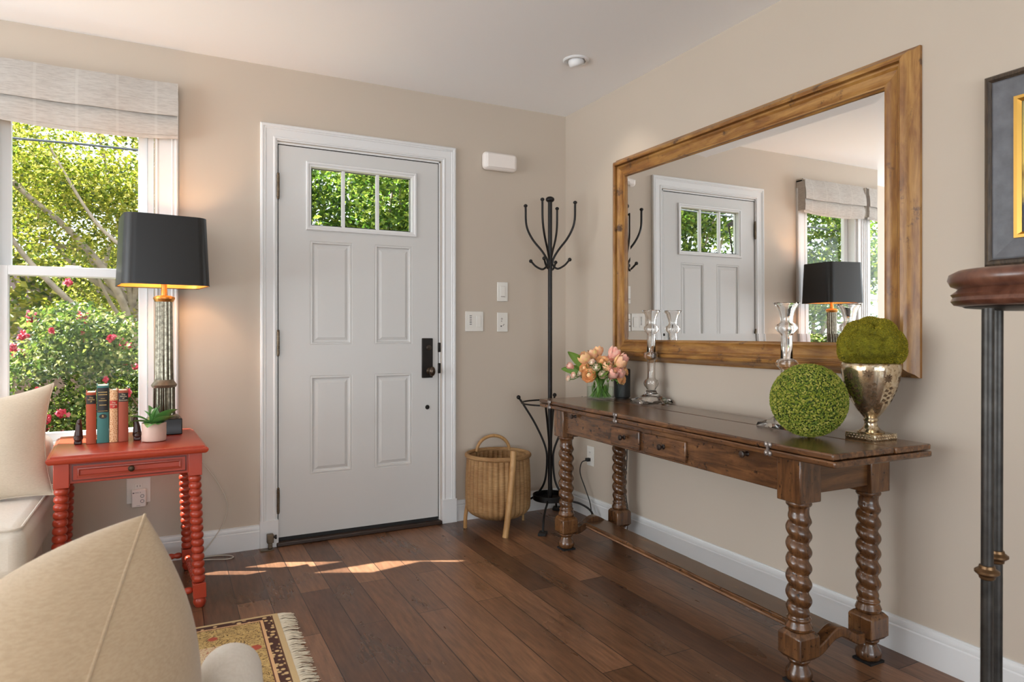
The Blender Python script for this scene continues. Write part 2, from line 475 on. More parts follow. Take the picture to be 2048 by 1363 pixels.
# dark gap behind slab edge and threshold
g = G(); g.box(DX0 + .008, SX0 + .004, .004, .012, .03, 2.073); g.box(SX1 - .004, DX1 - .008, .004, .012, .03, 2.073); g.box(DX0 + .008, DX1 - .008, .004, .012, SZ1 - .004, 2.073); g.build('weatherstrip', dark_gap, door)
g = G(); g.box(DX0, DX1, -.035, .10, 0, .022); g.build('threshold', simple('threshold_wood', srgb(52, 38, 30), 0.4), door, bevel=.005)
G().box(SX0 + .002, SX1 - .002, -.001, .04, .022, .040).build('door_sweep', dark_gap, door)
for zc in (1.854, 1.045, .232):
    hg = G()
    for k in range(5): hg.lathe([(.0, 0), (.0075, .0005), (.0075, .0225), (0, .023)], 12, (-1.742, -.010, zc - .0575 + k * .023))
    hg.ball((-1.742, -.010, zc + .062), .007); hg.ball((-1.742, -.010, zc - .062), .007)
    hg.box(-1.752, -1.741, -.006, .002, zc - .05, zc + .05)
    hg.build('hinge', bronze, door)
pl = G().box(-.962, -.896, -.009, 0, .840, 1.066).build('lock_plate', blackmetal, door, bevel=.004, seg=3)
g = G(); M = Matrix.Translation((-.917, -.009, .879)) @ Matrix.Rotation(PI / 2, 4, 'X')
g.lathe([(.0, 0), (.020, 0), (.020, .005), (.010, .010), (.009, .030), (.0, .031)], 16, M=M)
g.ball((-.917, -.052, .879), (.019, .016, .028), 16, 12)
g.build('door_knob', simple('dark_knob', srgb(78, 66, 56), 0.25, 0.8), door)
g = G(); M = Matrix.Translation((-.922, -.009, 1.012)) @ Matrix.Rotation(PI / 2, 4, 'X')
g.lathe([(0, 0), (.016, 0), (.016, .004), (0, .005)], 16, M=M); g.box(-.936, -.908, -.024, -.010, 1.006, 1.018)
g.build('thumb_turn', simple('dark_turn', srgb(70, 62, 55), 0.3, 0.8), door, bevel=.002)
g = G(); M = Matrix.Translation((-.927, -.001, .672)) @ Matrix.Rotation(PI / 2, 4, 'X')
g.lathe([(0, 0), (.013, 0), (.011, .005), (0, .006)], 18, M=M).build('peg_stop', blackmetal, door)
for zc, hh in ((1.013, .028), (.893, .030)):
    G().box(-.864, -.846, -.006, .01, zc - hh, zc + hh).build('strike', blackmetal, door, bevel=.004)

struct(G().box(-2.25, -.45, .1, 1.05, 2.42, 2.52).build('sun_blocker', white_m, bevel=.01), 'added flat slab outside above the front door, unseen, blocks the sun')  # added out of view to keep sun from entering through the door glass
# ---------------------------------------------------------------- windows
def window(n, x0, x1, label):
    """glass between x0..x1 (double-hung)"""
    r = bpy.data.objects.new('window_%d' % n, None); sc.collection.objects.link(r); struct(r, label)
    z0, zm0, zm1, z1 = .645, 1.355, 1.397, 2.06
    f = G(); yo = .045
    # outer frame
    f.box(x0 - .072, x0 - .04, .0, T, .60, 2.12); f.box(x1 + .04, x1 + .065, .0, T, .60, 2.12)
    f.box(x0 - .072, x1 + .065, .0, T, 2.095, 2.12); f.box(x0 - .072, x1 + .065, .0, T, .58, .605)
    f.build('window_frame', white_m, r)
    s = G()   # lower sash (inner)
    s.box(x0 - .04, x0, .02, .055, .605, zm1); s.box(x1, x1 + .038, .02, .055, .605, zm1)
    s.box(x0, x1, .02, .055, .605, z0); s.box(x0, x1, .016, .055, zm0, zm1)
    ls = s.build('lower_sash', white_m, r, bevel=.003)
    G().box(x0 - .002, x1 + .002, .036, .040, z0 - .002, zm0 + .002).build('glass_pane', pane_m, ls)
    g2 = G()
    for fx in (.46, .60): g2.box(x0 + fx * (x1 - x0) + (-.02 if fx < .5 else .14), x0 + fx * (x1 - x0) + (.04 if fx < .5 else .20), .02, .05, zm1, zm1 + .008)
    g2.build('sash_lock', white_m, ls, bevel=.002)
    s = G()   # upper sash (outer)
    s.box(x0 - .04, x0 + .004, .062, .095, zm0, 2.095); s.box(x1 - .002, x1 + .038, .062, .095, zm0, 2.095)
    s.box(x0, x1, .062, .095, z1, 2.095); s.box(x0, x1, .062, .095, zm0, zm1 - .004)
    us = s.build('upper_sash', white_m, r, bevel=.003)
    G().box(x0, x1, .076, .080, zm1 - .006, z1 + .002).build('glass_pane', pane_m, us)
    return r
W1 = window(1, -2.875, -2.372, 'white double-hung window beside the lamp, garden behind it')
W2 = window(2, -3.63, -3.14, 'white double-hung window beyond the mullion, seen in the mirror')
wc = [(0, 0), (0, .016), (.005, .021), (.012, .021), (.016, .017), (.026, .019), (.030, .015), (.082, .012), (.090, .015), (.098, .013), (.098, 0)]
g = G().sweep(VX0 - .10, .60, VX1 + .103, 2.215, wc, fm, openb=True)
struct(g.build('trim_1', white_m, smooth=20), 'white window casing')
g = G()
for a, b in ((-3.07, -2.955),):
    g.box(a - .03, b + .015, -.016, 0.10, .605, 2.12)
    for k in range(4): g.box(a + .005 + k * .024, a + .017 + k * .024, -.021, -.014, .605, 2.12)
struct(g.build('trim_2', white_m, bevel=.002), 'fluted white mullion between the windows')
g = G(); g.box(VX0 - .12, VX1 + .12, -.05, .03, .575, .602); g.box(VX0 - .10, VX1 + .10, -.018, 0, .505, .575)
struct(g.build('trim_3', white_m, bevel=.004), 'white window stool and apron')

# ================================================================== ROMAN SHADES
def shade_mat():
    M = Mat('linen_shade', None, .9)
    v = M.coord((1, 1, 9)); n = M.noise(v, 26, 4, .65)
    c = M.ramp(n, [(.32, srgb(184, 178, 172)), (.55, srgb(208, 203, 197)), (.75, srgb(218, 214, 209))])
    t = M.node('ShaderNodeTexCoord'); q = M.node('ShaderNodeSeparateXYZ'); M.link(t.outputs['Object'], q.inputs[0])
    f = M.math('FRACT', M.math('MULTIPLY', M.math('ADD', q.outputs[0], 5.04), 6.4))
    c = M.mix(M.math('MULTIPLY', M.math('LESS_THAN', f, .07), .5), c, srgb(220, 216, 210)); M.col(c)
    M.bump(M.noise(v, 120, 2), .3, .001)
    tr = M.node('ShaderNodeBsdfTranslucent'); tr.inputs[0].default_value = srgb(214, 206, 196)
    mx = M.node('ShaderNodeMixShader'); mx.inputs[0].default_value = .25
    M.link(M.p.outputs[0], mx.inputs[1]); M.link(tr.outputs[0], mx.inputs[2]); M.link(mx.outputs[0], M.out.inputs[0])
    return M.m
shade_m = shade_mat()
def roman(name, x0, x1, label):
    r = thing(name, label, 'window shade', ((x0 + x1) / 2, -.03, 2.27))
    hw = (x1 - x0) / 2
    def panel(zt, zb, y0, y1, th, sag, nm):
        g = G(); n = 24; vs = []
        for k in range(9):
            t = k / 8
            for i in range(n + 1):
                u = -1 + 2 * i / n
                z = zt + (zb - zt) * t - sag * t * (1 - u * u)
                y = y0 + (y1 - y0) * t - .010 * math.sin(PI * t) - .004 * math.sin(u * 7 + t)
                vs.append((u * hw, y, z))
        m = len(vs); vs += [(a, b + th, c) for a, b, c in vs]
        fs = [(k * (n + 1) + i, k * (n + 1) + i + 1, (k + 1) * (n + 1) + i + 1, (k + 1) * (n + 1) + i) for k in range(8) for i in range(n)]
        fs += [tuple(q + m for q in reversed(f)) for f in fs]
        ring = [i for i in range(n + 1)] + [(k + 1) * (n + 1) - 1 for k in range(1, 9)] + [8 * (n + 1) + i for i in range(n - 1, -1, -1)] + [k * (n + 1) for k in range(7, 0, -1)]
        fs += [(ring[i], ring[(i + 1) % len(ring)], ring[(i + 1) % len(ring)] + m, ring[i] + m) for i in range(len(ring))]
        g.add(vs, fs); return g.build(nm, shade_m, r)
    G().box(-hw, hw, -.03, .028, -.012, .012).build('headrail', shade_m, r, bevel=.002)
    G().box(-hw, -hw + .004, -.055, .026, -.235, 0).build('side_flap', shade_m, r)
    G().box(hw - .004, hw, -.055, .026, -.235, 0).build('side_flap', shade_m, r)
    panel(.012, -.150, -.032, -.060, .003, .004, 'top_fold')
    panel(-.135, -.236, -.040, -.046, .003, .016, 'middle_fold')
    panel(-.215, -.250, -.028, -.034, .004, .019, 'bottom_fold')
    return r
roman('roman_shade', -2.945, -2.204, 'pale grey linen roman shade folded up over the window nearest the lamp')
roman('roman_shade', -3.735, -2.985, 'pale grey linen roman shade on the far window, seen only in the mirror')

# ================================================================== MIRROR
MY0, MY1, MZ0, MZ1 = -2.262, -0.556, .946, 2.060
mr = thing('wall_mirror', 'large wall mirror in a wide gold wooden frame above the console', 'mirror', (0, (MY0 + MY1) / 2, MZ0))
rm = lambda a, b, d: (-d, a - (MY0 + MY1) / 2, b - MZ0)
mp = [(0, .0005), (0, .012), (.006, .018), (.012, .024), (.020, .046), (.030, .056), (.040, .058), (.044, .056), (.0452, .036), (.050, .036), (.0515, .043), (.056, .042), (.064, .034), (.080, .030), (.095, .032), (.104, .037), (.109, .036), (.1105, .026), (.113, .024), (.116, .018)]
def two(prof, nm, parent, mh, mv, a0, b0, a1, b1, mpf):
    """frame as four mitred members, two of each kind"""
    res = []
    for k in range(4):
        g = G(); vs = []
        for i, d in prof:
            c = [(a0 + i, b0 + i), (a0 + i, b1 - i), (a1 - i, b1 - i), (a1 - i, b0 + i)]
            vs += [mpf(*c[k], d), mpf(*c[(k + 1) % 4], d)]
        g.add(vs, [(2 * q, 2 * q + 1, 2 * q + 3, 2 * q + 2) for q in range(len(prof) - 1)])
        res.append(g.build(nm, mv if k % 2 == 0 else mh, parent, smooth=28))
    return res
two(mp, 'frame_rail', mr, gilt_h, gilt_v, MY0, MZ0, MY1, MZ1, rm)
g = G(); i0, i1 = .112, .148
tilt = math.tan(rad(0.38))
def gm(a, b, d):      # the glass sits very slightly askew in its frame
    p = rm(a, b, d); return (p[0] - (a - (MY0 + MY1) / 2) * tilt - (b - 1.5) * .0034, p[1], p[2])
c0 = [(MY0 + i0, MZ0 + i0), (MY0 + i0, MZ1 - i0), (MY1 - i0, MZ1 - i0), (MY1 - i0, MZ0 + i0)]
c1 = [(MY0 + i1, MZ0 + i1), (MY0 + i1, MZ1 - i1), (MY1 - i1, MZ1 - i1), (MY1 - i1, MZ0 + i1)]
vs = [gm(*p, .0190) for p in c0] + [gm(*p, .0208) for p in c1]
g.add(vs, [(0, 1, 5, 4), (1, 2, 6, 5), (2, 3, 7, 6), (3, 0, 4, 7), (4, 5, 6, 7)])
g.build('mirror_glass', mirror_m, mr, smooth=0)
G().box(-.0105, -.001, -(MY1 - MY0) / 2 + .03, (MY1 - MY0) / 2 - .03, .03, MZ1 - MZ0 - .03).build('backing', simple('backing_board', srgb(90, 70, 50), .9), mr)

# ================================================================== CONSOLE TABLE
ct = thing('console_table', 'dark antique oak console table with barley-twist legs against the right wall', 'table', (-.300, -1.450, 0), rad(-1.5))
TZ = .748
def board(nm, x0, x1, y0, y1, z0, z1, par, mat=console_m, seedv=0, bev=.005):
    """worn plank: slightly wavy long edges"""
    rnd = random.Random(seedv); n = 40; g = G(); vs = []
    off0 = [rnd.uniform(-.0012, .0012) for _ in range(n + 1)]; off1 = [rnd.uniform(-.0012, .0012) for _ in range(n + 1)]
    for k in range(n + 1):
        y = y0 + (y1 - y0) * k / n
        a = x0 + off0[k] + .0015 * math.sin(k * .5 + seedv); b = x1 + off1[k]
        vs += [(a, y, z0), (b, y, z0), (b, y, z1), (a, y, z1)]
    fs = [(3, 2, 1, 0), tuple(4 * n + q for q in range(4))]
    for k in range(n):
        for q in range(4): fs.append((4 * k + q, 4 * k + (q + 1) % 4, 4 * k + 4 + (q + 1) % 4, 4 * k + 4 + q))
    g.add(vs, fs); return g.build(nm, mat, par, bevel=bev, seg=3)
board('lower_top', -.222, .222, -.900, .905, TZ - .041, TZ - .0215, ct, seedv=1)
board('upper_leaf', -.222, .050, -.893, .905, TZ - .0195, TZ, ct, seedv=2)
board('upper_leaf', .053, .222, -.897, .905, TZ - .0195, TZ, ct, seedv=3)
LX, LY = .163, .722
AB = .595
g = G(); g.box(-LX - .030, -LX - .010, -LY + .03, LY - .03, AB, .707); g.build('front_apron', console_m, ct, bevel=.003)
g = G(); g.box(LX + .010, LX + .030, -LY + .03, LY - .03, AB, .707); g.build('back_apron', console_m, ct, bevel=.003)
for s in (-1, 1):
    g = G(); g.box(-LX + .03, LX - .03, s * LY - .012 + s * .018, s * LY + .012 + s * .018, AB, .707); g.build('end_apron', wood('antique_oak_cross%d' % s, oak, 0, 5, .3, 9, .3, .2), ct, bevel=.003)
for ya, yb in ((.055, .262), (-.235, .022)):
    d = G().box(-LX - .042, -LX - .028, ya, yb, .606, .686).build('drawer', console_m, ct, bevel=.004, seg=2)
    g = G(); M = Matrix.Translation((-LX - .042, (ya + yb) / 2, .648)) @ Matrix.Rotation(-PI / 2, 4, 'Y')
    g.lathe([(0, 0), (.010, 0), (.010, .003), (.005, .006), (.005, .014), (.011, .018), (.012, .024), (.007, .029), (0, .030)], 16, M=M)
    g.build('knob', simple('dark_iron_knob', srgb(48, 38, 34), .35, .5), d)
for yk in (.58, -.535):
    g = G(); M = Matrix.Translation((-LX - .030, yk, .690)) @ Matrix.Rotation(-PI / 2, 4, 'Y')
    g.lathe([(0, 0), (.009, 0), (.006, .005), (.005, .016), (.011, .020), (.011, .027), (0, .031)], 14, M=M)
    g.build('pull_knob', simple('dark_pull%d' % int(yk > 0), srgb(48, 34, 26), .35), ct)
hm = simple('pale_iron_hinge', srgb(150, 142, 138), .35, .8, var=.3, vscale=60)
for yh in (.79, .20, -.655):
    g = G()
    for dy in (-.006, .006):
        for dz in (-.012, .012): g.ball((-.2245, yh + dy * 1.3, TZ - .0205 + dz * 1.15), (.005, .008, .009), 10, 8)
    g.box(-.2275, -.222, yh - .005, yh + .005, TZ - .040, TZ - .001)
    g.build('strap_hinge', hm, ct)
def twist_leg(sx, sy, k):
    p = bpy.data.objects.new('leg', None)
    cx, cy = sx * LX, sy * LY
    g = G()
    g.box(cx - .046, cx + .046, cy - .046, cy + .046, .572, .707)
    # cap, twist, base turned in one skin
    n = 28; prof = []
    def add(z0, z1, r0, r1, m, f=None):
        for i in range(m):
            t = i / m; r = r0 + (r1 - r0) * t
            if f: r = f(t)
            prof.append((z0 + (z1 - z0) * t, r, 0))
    add(.574, .562, .036, .040, 3); add(.562, .553, .040, .033, 3); add(.553, .535, .032, .030, 4)
    zt, zb = .535, .212; m = 90
    for i in range(m):
        t = i / m; prof.append((zt + (zb - zt) * t, 0.0, 1))
    add(.212, .204, .031, .037, 3); add(.204, .196, .038, .032, 3); add(.196, .178, .034, .041, 4); add(.178, .166, .041, .037, 3)
    vs = []; pitch = .0505
    for z, r, tw in prof:
        for i in range(n):
            a = 2 * PI * i / n
            if tw:
                x = a + (2 * PI * z / pitch) * (1)
                env = min(1, (zt - z) / .03, (z - zb) / .03)
                c = math.sqrt(math.cos(x / 2) ** 2 + .02)
                rr = .031 * (1 - env) + env * (.0270 + .0125 * c)
            else: rr = r
            vs.append((cx + rr * math.cos(a), cy + rr * math.sin(a), z))
    m2 = len(prof)
    fs = [(q * n + i, q * n + (i + 1) % n, (q + 1) * n + (i + 1) % n, (q + 1) * n + i) for q in range(m2 - 1) for i in range(n)]
    g.add(vs, fs)
    # chamfered lower block
    g.lathe([(.046, .168), (.062, .155), (.062, .092), (.046, .078)], 4, (cx, cy, 0), M=Matrix.Translation((cx, cy, 0)) @ Matrix.Rotation(PI / 4, 4, 'Z') @ Matrix.Translation((-cx, -cy, 0)))
    g.lathe([(.030, .082), (.034, .076), (.034, .071), (.026, .066), (.028, .056), (.038, .040), (.041, .028), (.038, .014), (.030, .007)], 24, (cx, cy, 0))
    o = g.build('leg', console_v, ct, smooth=38, bevel=.005)
    G().box(cx - .034, cx + .034, cy - .034, cy + .034, 0, .0075).build('felt_pad', simple('black_felt%d' % k, srgb(18, 16, 16), .9), o)
    return o
bpy.data.objects  # legs: each one a mesh of its own
for k, (a, b) in enumerate(((-1, -1), (-1, 1), (1, -1), (1, 1))): twist_leg(a, b, k)
for s in (-1, 1):     # wavy end stretchers
    g = G(); n = 30; top = []; w2 = .022
    vs = []
    for i in range(n + 1):
        t = i / n; x = -LX + .040 + t * (2 * LX - .08)
        u = abs(2 * t - 1)
        zt = .128 + .022 * math.cos(PI * min(1, u * 1.15)) ; zb = zt - .034
        vs += [(x, s * LY - w2, zb), (x, s * LY + w2, zb), (x, s * LY + w2, zt), (x, s * LY - w2, zt)]
    fs = [(3, 2, 1, 0), tuple(4 * n + q for q in range(4))] + [(4 * k + q, 4 * k + (q + 1) % 4, 4 * k + 4 + (q + 1) % 4, 4 * k + 4 + q) for k in range(n) for q in range(4)]
    g.add(vs, fs); g.build('end_stretcher', console_v, ct, bevel=.004, seg=2)
so = board('long_stretcher', -.062, .062, -LY + .005, LY - .005, .098, .126, ct, console_m, 5, .006)
g = G(); g.box(-.066, -.061, -LY + .03, LY - .03, .104, .112); g.build('worn_moulding', wood('worn_edge', [srgb(90, 62, 44), srgb(120, 86, 62), srgb(150, 112, 84), srgb(176, 140, 110)], 1, 12, .6, 12), so, bevel=.002)

# ================================================================== THINGS ON THE CONSOLE
def candlestick(loc, label, h=.462):
    r = thing('candlestick', label, 'candlestick', loc, rad(-1.5))
    b = .076; g = G()
    # square base rising in a concave slope
    rings = [(b, 0), (b, .014), (b * .97, .017), (.055, .026), (.036, .040), (.026, .056)]
    vs = []; n = 32
    for k, (q, z) in enumerate(rings + [(.024, .062)]):
        mixr = min(1, k / 5)
        for i in range(n):
            a = 2 * PI * i / n + PI / 4
            ca, sa = math.cos(a), math.sin(a); m = max(abs(ca), abs(sa))
            rr = q / m * (1 - mixr) + q * mixr
            vs.append((rr * ca, rr * sa, z))
    m2 = len(rings) + 1
    fs = [(q * n + i, q * n + (i + 1) % n, (q + 1) * n + (i + 1) % n, (q + 1) * n + i) for q in range(m2 - 1) for i in range(n)]
    fs += [tuple(range(n - 1, -1, -1)), tuple((m2 - 1) * n + i for i in range(n))]
    g.add(vs, fs); g.build('base', crystal, r, smooth=45)
    pr = [(.014, .0625), (.022, .064), (.026, .072), (.036, .084), (.040, .096), (.035, .108), (.0225, .116), (.0205, .125), (.0205, .205), (.024, .212), (.036, .222), (.040, .232), (.035, .243), (.0215, .250), (.0205, .335), (.024, .342), (.036, .352), (.040, .362), (.035, .374), (.023, .382),
          (.0215, .392), (.025, .412), (.034, .436), (.043, .448), (.047, .452), (.0475, .4545)]
    inn = [(max(.001, (a - .0024 if k > 25 else a * .72)), z + (.0024 if k == 0 else -.0005)) for k, (a, z) in enumerate(pr)]
    full = [(a, z * h / .455) for a, z in pr] + [(a, z * h / .455) for a, z in reversed(inn)]
    g = G().lathe(full, 40, closed=True)
    g.build('stem', crystal, r, smooth=60)
    return r
candlestick((-.092, -.962, TZ + .0005), 'clear glass candlestick standing beside the flower vase')
candlestick((-.195, -1.876, TZ + .0005), 'clear glass candlestick standing behind the round moss ball')

# black cylinder speaker
sp = thing('cylinder_speaker', 'small matte black cylinder behind the flower vase', 'speaker', (-.078, -.700, TZ))
G().lathe([(.001, .004), (.041, .004), (.044, .008), (.044, .150), (.041, .156), (.001, .156)], 40).build('body', simple('speaker_black', srgb(40, 39, 38), .5, bump=.1, bscale=900), sp)
G().lathe([(.001, 0), (.038, 0), (.038, .004), (.001, .004)], 40).build('foot', darkplastic, sp)

# moss ball (leafy)
mossA = leaf_mat('preserved_moss', [(0, srgb(86, 108, 24)), (0.35, srgb(118, 134, 34)), (0.7, srgb(148, 152, 48)), (1, srgb(180, 176, 84))], .15, .7)
mossB = leaf_mat('golden_moss', [(0, srgb(104, 98, 10)), (0.4, srgb(140, 130, 16)), (0.8, srgb(172, 156, 30)), (1, srgb(200, 180, 60))], .1, .8)
mb = thing('moss_ball', 'round green moss ball resting on the front right of the console', 'decorative ball', (-.335, -2.085, TZ))
R0 = .124
G().ball((0, 0, R0), R0 - .006, 40, 28).build('core', simple('moss_core', srgb(50, 66, 14), .9), mb)
g = G(); N = 4200; ga = PI * (3 - math.sqrt(5))
for i in range(N):
    z = 1 - 2 * (i + .5) / N; a = i * ga; q = math.sqrt(1 - z * z)
    d = Vector((q * math.cos(a), q * math.sin(a), z)); d = (d + Vector([random.gauss(0, .015) for _ in range(3)])).normalized()
    t = d.cross(Vector((.2, .5, 1))).normalized(); b = d.cross(t)
    ang = random.uniform(0, 2 * PI); u = math.cos(ang) * t + math.sin(ang) * b; v = d.cross(u)
    c = d * (R0 - .007) + Vector((0, 0, R0)); L = random.uniform(.0052, .0075); W_ = L * .5; up = random.uniform(.004, .0068)
    g.add([c - u * L, c + v * W_ + d * up * .6, c + u * L + d * up * .7, c - v * W_ + d * up * .6, c + d * up * 1.15], [(0, 1, 4), (1, 2, 4), (2, 3, 4), (3, 0, 4)])
o = g.build('moss', mossA, mb, smooth=0)
# urn
merc = Mat('mercury_glass', srgb(206, 186, 150), .12, .95)
v = merc.coord(); n1 = merc.noise(v, 60, 5, .7); merc.col(merc.ramp(n1, [(.33, srgb(146, 118, 88)), (.48, srgb(206, 188, 158)), (.7, srgb(234, 224, 204))]))
merc.link(merc.ramp(n1, [(.35, (.35,) * 3 + (1,)), (.6, (.08,) * 3 + (1,))]), merc.p.inputs['Roughness'])
ur = thing('mercury_glass_urn', 'silver gold mercury glass footed urn on the right end of the console', 'urn', (-.170, -2.195, TZ), rad(-1.5))
G().box(-.055, .055, -.055, .055, 0, .020).build('plinth', merc.m, ur, bevel=.002)
g = G()
for k in range(18):
    for (ax, s) in (('x', 1), ('x', -1), ('y', 1), ('y', -1)):
        t = -.05 + .1 * k / 17; q = .0555 * s
        g.ball((t, q, .010 + .004 * (-1) ** k) if ax == 'x' else (q, t, .010 + .004 * (-1) ** k), .0028, 6, 4)
g.build('relief', merc.m, ur)
UP = [(.001, .020), (.040, .020), (.043, .024), (.030, .030), (.021, .042), (.019, .055), (.024, .062), (.021, .068), (.026, .075), (.042, .095), (.060, .125), (.075, .160), (.085, .195), (.090, .225), (.091, .242), (.088, .250), (.084, .252), (.083, .242), (.078, .190), (.001, .185)]
G().lathe(UP, 48).build('bowl', merc.m, ur, smooth=50)
etch = simple('etched_flowers', srgb(104, 82, 60), .5, .5, var=.2, vscale=90)
g = G(); rnd = random.Random(3)
def urn_r(z):
    for (r0, z0), (r1, z1) in zip(UP[9:16], UP[10:17]):
        if z0 <= z <= z1: return r0 + (r1 - r0) * (z - z0) / (z1 - z0)
    return .09
def spot(a, z, pts):
    vs = []
    for (da, dz) in pts:
        zz = min(max(z + dz, .08), .245); rr = urn_r(zz) + .0008
        aa = a + da / rr; vs.append((rr * math.cos(aa), rr * math.sin(aa), zz))
    g.add(vs, [tuple(range(len(vs)))])
for k in range(9):
    a0 = k * 2 * PI / 9 + .2; z0 = .205 + rnd.uniform(-.012, .012)
    for p in range(9):
        th = 2 * PI * p / 9 + rnd.uniform(-.1, .1); L = rnd.uniform(.013, .019)
        c, s = math.cos(th), math.sin(th); q = .0035
        spot(a0, z0, [(0, 0), (L * .5 * c - q * s, L * .5 * s + q * c), (L * c, L * s), (L * .5 * c + q * s, L * .5 * s - q * c)])
    for p in range(7):
        zz = z0 - .03 - p * .008; sd_ = (-1) ** p
        spot(a0 + .12, zz, [(0, 0), (sd_ * .010, .004), (sd_ * .014, -.004), (sd_ * .004, -.006)])
g.build('etched_pattern', etch, ur)
# moss dome
md = thing('moss_dome', 'lumpy golden green moss mound sitting in the mercury glass urn', 'moss', (-.170, -2.195, TZ + .246))
lumps = [(Vector((rnd.gauss(0, 1), rnd.gauss(0, 1), rnd.uniform(-.4, 1.4))).normalized(), rnd.uniform(.22, .46)) for _ in range(70)]
def dome_r(d):
    h = 0
    for c, s in lumps:
        x = (d - c).length / s
        if x < 1: h = max(h, math.sqrt(1 - x * x) * s)
    return .086 + .050 * h
g = G(); g.ball((0, 0, .050), 1, 64, 40, fn=lambda d: dome_r(d) * (1 if d.z > -.3 else .93))
md_core = g.build('moss_body', simple('golden_moss_body', srgb(120, 116, 22), .95, var=.35, vscale=60, bump=.8, bscale=500), md, smooth=80)
for v_ in md_core.data.vertices:
    if v_.co.z < .001: v_.co.z = .001; v_.co.x *= .78; v_.co.y *= .78
g = G()
for i in range(16000):
    z = 1 - 1.55 * (i + .5) / 16000; a = i * ga; q = math.sqrt(max(0, 1 - z * z)); d = Vector((q * math.cos(a), q * math.sin(a), z))
    d = (d + Vector([random.gauss(0, .01) for _ in range(3)])).normalized()
    rr = dome_r(d); c = d * rr + Vector((0, 0, .05))
    if c.z < .006: continue
    t = d.cross(Vector((.3, .4, .9))).normalized(); b = d.cross(t); an = random.uniform(0, 6.28); u = math.cos(an) * t + math.sin(an) * b
    L = random.uniform(.0012, .0022); hgt = random.uniform(.002, .0042)
    g.add([c - u * L, c + u * L, c + d * hgt + u * random.uniform(-.001, .001)], [(0, 1, 2)])
g.build('moss_tufts', mossB, md, smooth=0)

# glass vase + water + bouquet
VX, VY = -.222, -.705
va = thing('glass_vase', 'clear glass cylinder vase of flowers on the left end of the console', 'vase', (VX, VY, TZ))
G().lathe([(.001, 0), (.070, 0), (.072, .003), (.072, .149), (.0705, .151), (.069, .149), (.069, .010), (.001, .008)], 48).build('glass_wall', vase_m, va, smooth=50)
G().lathe([(.001, .0105), (.068, .0105), (.068, .066), (.001, .066)], 40).build('water', glass_mat('vase_water', (.90, .97, .93, 1), thin=True), va)
stem_m = simple('flower_stem', srgb(112, 146, 58), .5, var=.2, vscale=20)
fl_leaf = leaf_mat('flower_leaves', [(0, srgb(84, 128, 44)), (1, srgb(140, 172, 78))], .25)
def petal_mat(name, c0, c1, c2):
    M = Mat(name, None, .5); v = M.coord(); M.p.inputs['Subsurface Weight'].default_value = 0.15
    M.p.inputs['Subsurface Radius'].default_value = (.01, .006, .004); M.p.inputs['Subsurface Scale'].default_value = 0.4
    n = M.noise(v, 30, 2); M.col(M.ramp(n, [(.32, c0), (.5, c1), (.68, c2)])); return M.m
tul_m = petal_mat('peach_petals', srgb(255, 214, 178), srgb(252, 190, 146), srgb(255, 222, 150))
tul2_m = petal_mat('pink_petals', srgb(254, 206, 188), srgb(248, 172, 156), srgb(255, 216, 190))
ran_m = petal_mat('apricot_petals', srgb(255, 212, 150), srgb(252, 184, 126), srgb(255, 224, 170))
cream_m = petal_mat('cream_petals', srgb(248, 238, 214), srgb(244, 222, 196), srgb(250, 206, 190))
def petal(g, c, d, side, L, Wd, cup, base=.15, n=6):
    """cupped petal from c, growing along d, bulging outward along side"""
    d = d.normalized(); side = (side - side.dot(d) * d).normalized(); b = d.cross(side)
    vs = []
    for k in range(n + 1):
        t = k / n; wd = Wd * (base + (1 - base) * math.sin(PI * min(1, t * .62 + .12))) * (1 - max(0, t - .72) ** 1.4 * 5.2 * .9)
        out = cup * math.sin(PI * t * .78)
        for j in range(5):
            u = -1 + j / 2
            vs.append(c + d * (L * t) + side * (out - abs(u) ** 2 * wd * .45) + b * (u * max(wd, .0005)))
    m = 5
    g.add(vs, [(k * m + j, k * m + j + 1, (k + 1) * m + j + 1, (k + 1) * m + j) for k in range(n) for j in range(4)])
